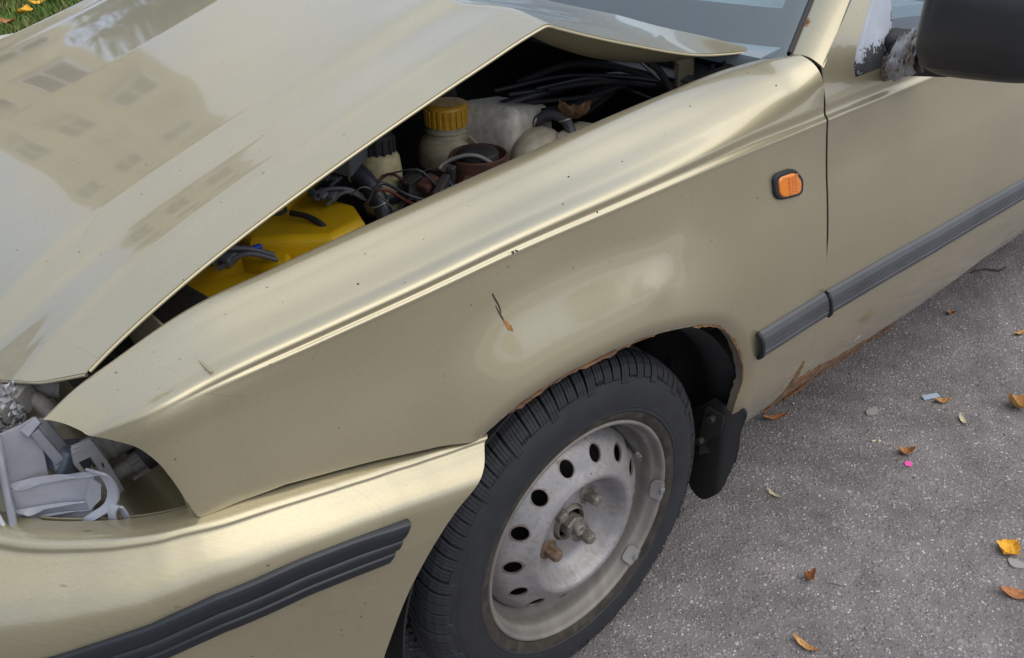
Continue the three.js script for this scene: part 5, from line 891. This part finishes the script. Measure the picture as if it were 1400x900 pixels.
function groundLeaf(name, x, z, turn, L, W, mat, label, o = {}) {
  const m = mesh(name, leafGeo(o.shape ?? OV, L, W, o.curl ?? 0.25, o.twist ?? 0.25, o.stem ?? 0, o.lobes ?? 0, x * 7 + z * 3), mat);
  m.position.set(x, o.y ?? 0.0012, z); m.rotation.set(o.tilt ?? 0, turn, o.roll ?? 0); tag(m, label, o.cat ?? 'leaf', o.group ?? 'litter fallen on the asphalt'); return m;
}
const lf = (a, b, sd) => PH({ color: 0xffffff, roughness: 0.75, map: blotch(a, b, 3, sd), side: THREE.DoubleSide });
M.leafBrown = lf([120, 78, 44], [186, 132, 80], 81); M.leafYellow = lf([196, 140, 28], [232, 182, 60], 83); M.leafTan = lf([150, 106, 58], [206, 164, 104], 85); M.leafPale = lf([186, 172, 140], [216, 206, 178], 87); M.leafDry = lf([84, 60, 40], [136, 100, 66], 95); M.leafRust = lf([128, 78, 46], [182, 124, 78], 89);
groundLeaf('dry_leaf', 0.766, -0.179, 0.95, 0.058, 0.009, M.leafRust, 'narrow curled red brown leaf just behind the mud flap', { shape: SEED, curl: 0.3 });
groundLeaf('winged_seed', 0.557, -0.030, -0.10, 0.040, 0.0042, M.leafPale, 'pale winged seed on the asphalt beside the mud flap', { shape: SEED, cat: 'seed' });
groundLeaf('dry_leaf', 0.418, 0.142, 1.2, 0.022, 0.010, M.leafRust, 'tiny crumpled rust brown leaf on bare asphalt beside the wheel', { curl: 1.2, twist: 0.9, lobes: 0.5 });
groundLeaf('dry_leaf', 0.291, 0.223, 0.15, 0.048, 0.0072, M.leafTan, 'long bent tan leaf on bare asphalt beside the wheel', { shape: SEED, curl: 0.3 });
groundLeaf('dry_leaf', 0.863, 0.076, 1.0, 0.036, 0.011, M.leafBrown, 'curled brown leaf lying against a pink scrap', { curl: 0.6, twist: 0.5 });
groundLeaf('dry_leaf', 1.056, 0.099, -0.55, 0.034, 0.006, M.leafPale, 'small pale leaf lying alone', { shape: SEED });
groundLeaf('dry_leaf', 1.090, 0.034, 1.1, 0.040, 0.009, M.leafTan, 'small tan leaf beside a blue grey chip', { curl: 0.5 });
groundLeaf('dry_leaf', 1.195, 0.154, 0.9, 0.052, 0.022, M.leafTan, 'broad curled tan leaf with a rolled edge', { curl: 0.9, twist: 0.7 });
groundLeaf('dry_leaf', 0.745, 0.345, 1.5, 0.044, 0.020, M.leafYellow, 'bright yellow leaf with a bent stalk', { stem: 0.02, lobes: 0.4, twist: 0.4 });
groundLeaf('dry_leaf', 0.648, 0.402, 0.35, 0.058, 0.012, M.leafRust, 'pointed orange brown leaf beside the yellow leaf', { curl: 0.3 });
groundLeaf('dry_leaf', 1.508, 0.020, 1.2, 0.05, 0.007, M.leafTan, 'thin tan leaf lying far back beside the sill', { shape: SEED });
groundLeaf('dry_leaf', 1.472, -0.144, 0.4, 0.022, 0.009, M.leafBrown, 'tiny brown leaf on the asphalt under the door', { curl: 0.8 });
{
  const t = mesh('twig', tube([[0, 0.003, -0.05], [0.012, 0.006, -0.01], [0.004, 0.004, 0.03], [0.022, 0.003, 0.06]], 0.0026, 16, 7), M.leafDark); t.position.set(1.764, 0, -0.185); t.rotation.y = 0.9; tag(t, 'dark crooked twig under the door', 'twig');
  const s = mesh('twig', tube([[0, 0.001, -0.016], [0.001, 0.0018, 0], [-0.001, 0.001, 0.017]], 0.0008, 8, 6), M.greyPlasticDirty); s.position.set(0.443, 0, 0.180); s.rotation.y = 0.55; tag(s, 'short thin grey stick on the asphalt beside the wheel', 'stick');
  const pk = mesh('paper_scrap', plate([[0.009, 0.002, 0], [0.004, 0.004, 0.007], [-0.006, 0.002, 0.008], [-0.010, 0.003, -0.001], [-0.003, 0.002, -0.007], [0.006, 0.003, -0.006]], 0.001), M.pink); pk.position.set(0.838, 0, 0.095); tag(pk, 'crumpled bright pink scrap', 'scrap');
  const ch = mesh('plastic_chip', place(rbox(0.040, 0.006, 0.014, 0.002), [0, 0.004, 0], [0.1, 0, 0.05]), M.chip); ch.position.set(1.087, 0, 0.008); ch.rotation.y = -0.5; tag(ch, 'blue grey plastic chip beside a small tan leaf', 'chip');
  const wb = mesh('plastic_chip', [place(rbox(0.010, 0.003, 0.004, 0.001), [0, 0.002, 0]), place(rbox(0.006, 0.003, 0.005, 0.001), [0.011, 0.002, 0.004], [0, 0.5, 0])], M.leafPale); wb.position.set(0.853, 0, 0.008); wb.rotation.y = -0.4; tag(wb, 'small whitish broken crumb on bare asphalt', 'chip');
  // dried gum and stains pressed flat into the asphalt
  const stain = (x, z, rx, rz, mat, label) => { const g = panel((u, v) => [u, 0.004, v], [-rx * 1.6, rx * 1.6, 40], [-rz * 1.6, rz * 1.6, 40], (p) => 1 - Math.hypot(p[0] / rx, p[2] / rz) + 0.25 * n2(p[0] * 45 + x * 9, p[2] * 45), { thick: 0.0035, flip: true }); const m = mesh('dried_gum', g, mat); m.position.set(x, 0, z); tag(m, label, 'gum'); };
  stain(0.943, -0.051, 0.022, 0.010, M.gum, 'flat grey blot of gum on the asphalt beside the sill'); stain(0.723, 0.368, 0.010, 0.014, M.gum, 'flat pale blot of gum beside the yellow leaf');
}
{ // dry leaf caught in the engine bay
  const m = mesh('dry_leaf', leafGeo(OV, 0.05, 0.016, 0.5, 0.9, 0, 0.9, 3), M.leafDry); m.position.set(0.235, 0.785, -0.283); m.rotation.set(0.3, 1.1, -0.2); tag(m, 'crumpled brown leaf caught beside the washer tank in the engine bay', 'leaf');
}
const GL = [[0.756, -5.966, 'leafRust'], [0.854, -5.628, 'leafYellow'], [0.722, -5.44, 'leafYellow'], [0.576, -5.24, 'leafRust'], [0.96, -5.688, 'leafBrown'], [0.60, -5.75, 'leafBrown'], [1.10, -6.0, 'leafTan'], [0.50, -5.55, 'leafTan'], [0.68, -6.3, 'leafYellow'], [1.0, -6.4, 'leafRust']];
GL.forEach(([x, z, k], i) => groundLeaf('fallen_leaf', x, z, i * 1.3, rr(0.09, 0.13), rr(0.035, 0.05), M[k], { leafRust: 'rust red leaf lying on the grass', leafYellow: 'yellow leaf lying on the grass', leafBrown: 'brown leaf lying on the grass', leafTan: 'tan leaf lying on the grass' }[k], { y: 0.07, curl: 0.4, lobes: 0.4, group: 'leaves fallen on the grass' }));

// apartment block whose front shows in the hood
function block(x0, x1, z, H, floors, cols, wallMat, label) {
  const g = group('apartment_building'); tag(g, label, 'building'); const W = x1 - x0, fh = H / floors;
  g.position.set((x0 + x1) / 2, 0, z);
  mesh('wall', place(new THREE.BoxGeometry(W, H, 12), [0, H / 2, -6]), wallMat, g);
  mesh('roof', [place(new THREE.BoxGeometry(W + 0.8, 0.5, 12.8), [0, H + 0.25, -6])], M.roofDark, g);
  const frame = merge([[-0.75, 0, 0.12, 1.5], [0.75, 0, 0.12, 1.5], [0, 0, 0.08, 1.5]].map(([x, y, w, h]) => place(new THREE.BoxGeometry(w, h, 0.10), [x, y, 0])).concat([0.75, -0.75].map((y) => place(new THREE.BoxGeometry(1.6, 0.12, 0.10), [0, y, 0]))));
  const pane = new THREE.BoxGeometry(1.45, 1.45, 0.03), sill = new THREE.BoxGeometry(1.7, 0.06, 0.2);
  for (let f = 0; f < floors; f++) for (let c = 0; c < cols; c++) {
    const w = new THREE.Mesh(frame, M.windowFrame); w.name = 'window'; w.position.set(-W / 2 + (c + 0.5) * W / cols, (f + 0.55) * fh, 0.06); w.castShadow = w.receiveShadow = true; g.add(w);
    const p = new THREE.Mesh(pane, M.windowPane); p.name = 'pane'; p.castShadow = p.receiveShadow = true; w.add(p);
    const s = new THREE.Mesh(sill, M.windowFrame); s.name = 'sill'; s.position.set(0, -0.85, 0.05); s.castShadow = s.receiveShadow = true; w.add(s);
  }
  return g;
}
block(-3.4, 4.9, -36, 18.6, 6, 3, M.facade, 'narrow beige six storey apartment block facing the grass verge');
block(-48, -10, -42, 12.4, 4, 11, M.facadeGrey, 'long grey four storey apartment block beside the narrow beige block');
block(16, 40, -48, 11, 4, 8, M.facadeGrey, 'short grey four storey apartment block standing behind the trees');
// trees
function tree(x, z, h, r, label) {
  const g = group('tree'); g.position.set(x, 0, z); tag(g, label, 'tree', 'trees beyond the grass verge');
  const tr = [lathe([[0.20, 0], [0.15, 0.5], [0.12, h * 0.4], [0.06, h * 0.7], [0.01, h * 0.92]], 12)];
  for (let k = 0; k < 9; k++) { const a = rr(0, 6.28), y0 = h * rr(0.3, 0.6), l = r * rr(0.5, 0.9); tr.push(tube([[0, y0, 0], [Math.cos(a) * l * 0.5, y0 + l * 0.4, Math.sin(a) * l * 0.5], [Math.cos(a) * l, y0 + l * 0.7, Math.sin(a) * l]], 0.035, 8, 6)); }
  mesh('trunk', tr, M.bark, g);
  const lg = new THREE.BufferGeometry(); lg.setAttribute('position', new THREE.Float32BufferAttribute([-0.05, 0, 0, 0, -0.07, 0.015, 0.05, 0, 0, 0, 0.09, 0.015], 3)); lg.setIndex([0, 1, 2, 0, 2, 3]); lg.computeVertexNormals();
  const N = 5000, im = new THREE.InstancedMesh(lg, M.foliage, N), m = new THREE.Matrix4(), q = new THREE.Quaternion(), c = new THREE.Color(), cl = [];
  for (let k = 0; k < 26; k++) { const a = rr(0, 6.28), e = rr(-0.7, 1.3), d = r * rr(0.35, 0.95); cl.push([Math.cos(a) * Math.cos(e) * d, h * 0.62 + Math.sin(e) * d, Math.sin(a) * Math.cos(e) * d, r * rr(0.25, 0.45)]); }
  for (let i = 0; i < N; i++) { const k = cl[i % 26], v = new THREE.Vector3(rr(-1, 1), rr(-1, 1), rr(-1, 1)); v.multiplyScalar(k[3] * 1.1); q.setFromEuler(new THREE.Euler(rr(0, 6), rr(0, 6), rr(0, 6))); const s = rr(1, 2.2); m.compose(new THREE.Vector3(k[0] + v.x, k[1] + v.y, k[2] + v.z), q, new THREE.Vector3(s, s, s)); im.setMatrixAt(i, m); const t = rnd(); im.setColorAt(i, c.setRGB(lerp(0.05, 0.15, t), lerp(0.09, 0.16, t), 0.03)); }
  im.name = 'crown'; im.userData.kind = 'stuff'; im.castShadow = im.receiveShadow = true; g.add(im);
}
tree(5.6, -23, 8.8, 2.2, 'tall bushy tree by the end of the beige block'); tree(11, -24, 6.8, 2.6, 'broad green tree before the grey block'); tree(17, -22, 6.2, 2.3, 'smaller green tree before the grey block'); tree(-9, -20, 4.2, 1.7, 'low round tree before the long grey block');
// pavement on the near side, across the parking lane
{
  const pv = mesh('pavement', place(new THREE.BoxGeometry(60, 0.14, 3.2), [4, 0.06, 6.4]), M.concrete); tag(pv, 'pale concrete pavement across the lane', 'pavement', null, 'structure');
  const hedge = []; void hedge;
}
tree(26, 34, 6.0, 2.4, 'green tree behind the pavement'); tree(12, 36, 6.5, 2.6, 'taller green tree behind the pavement'); tree(-16, 34, 5.6, 2.2, 'small green tree behind the pavement');
renderer.render(scene, camera);
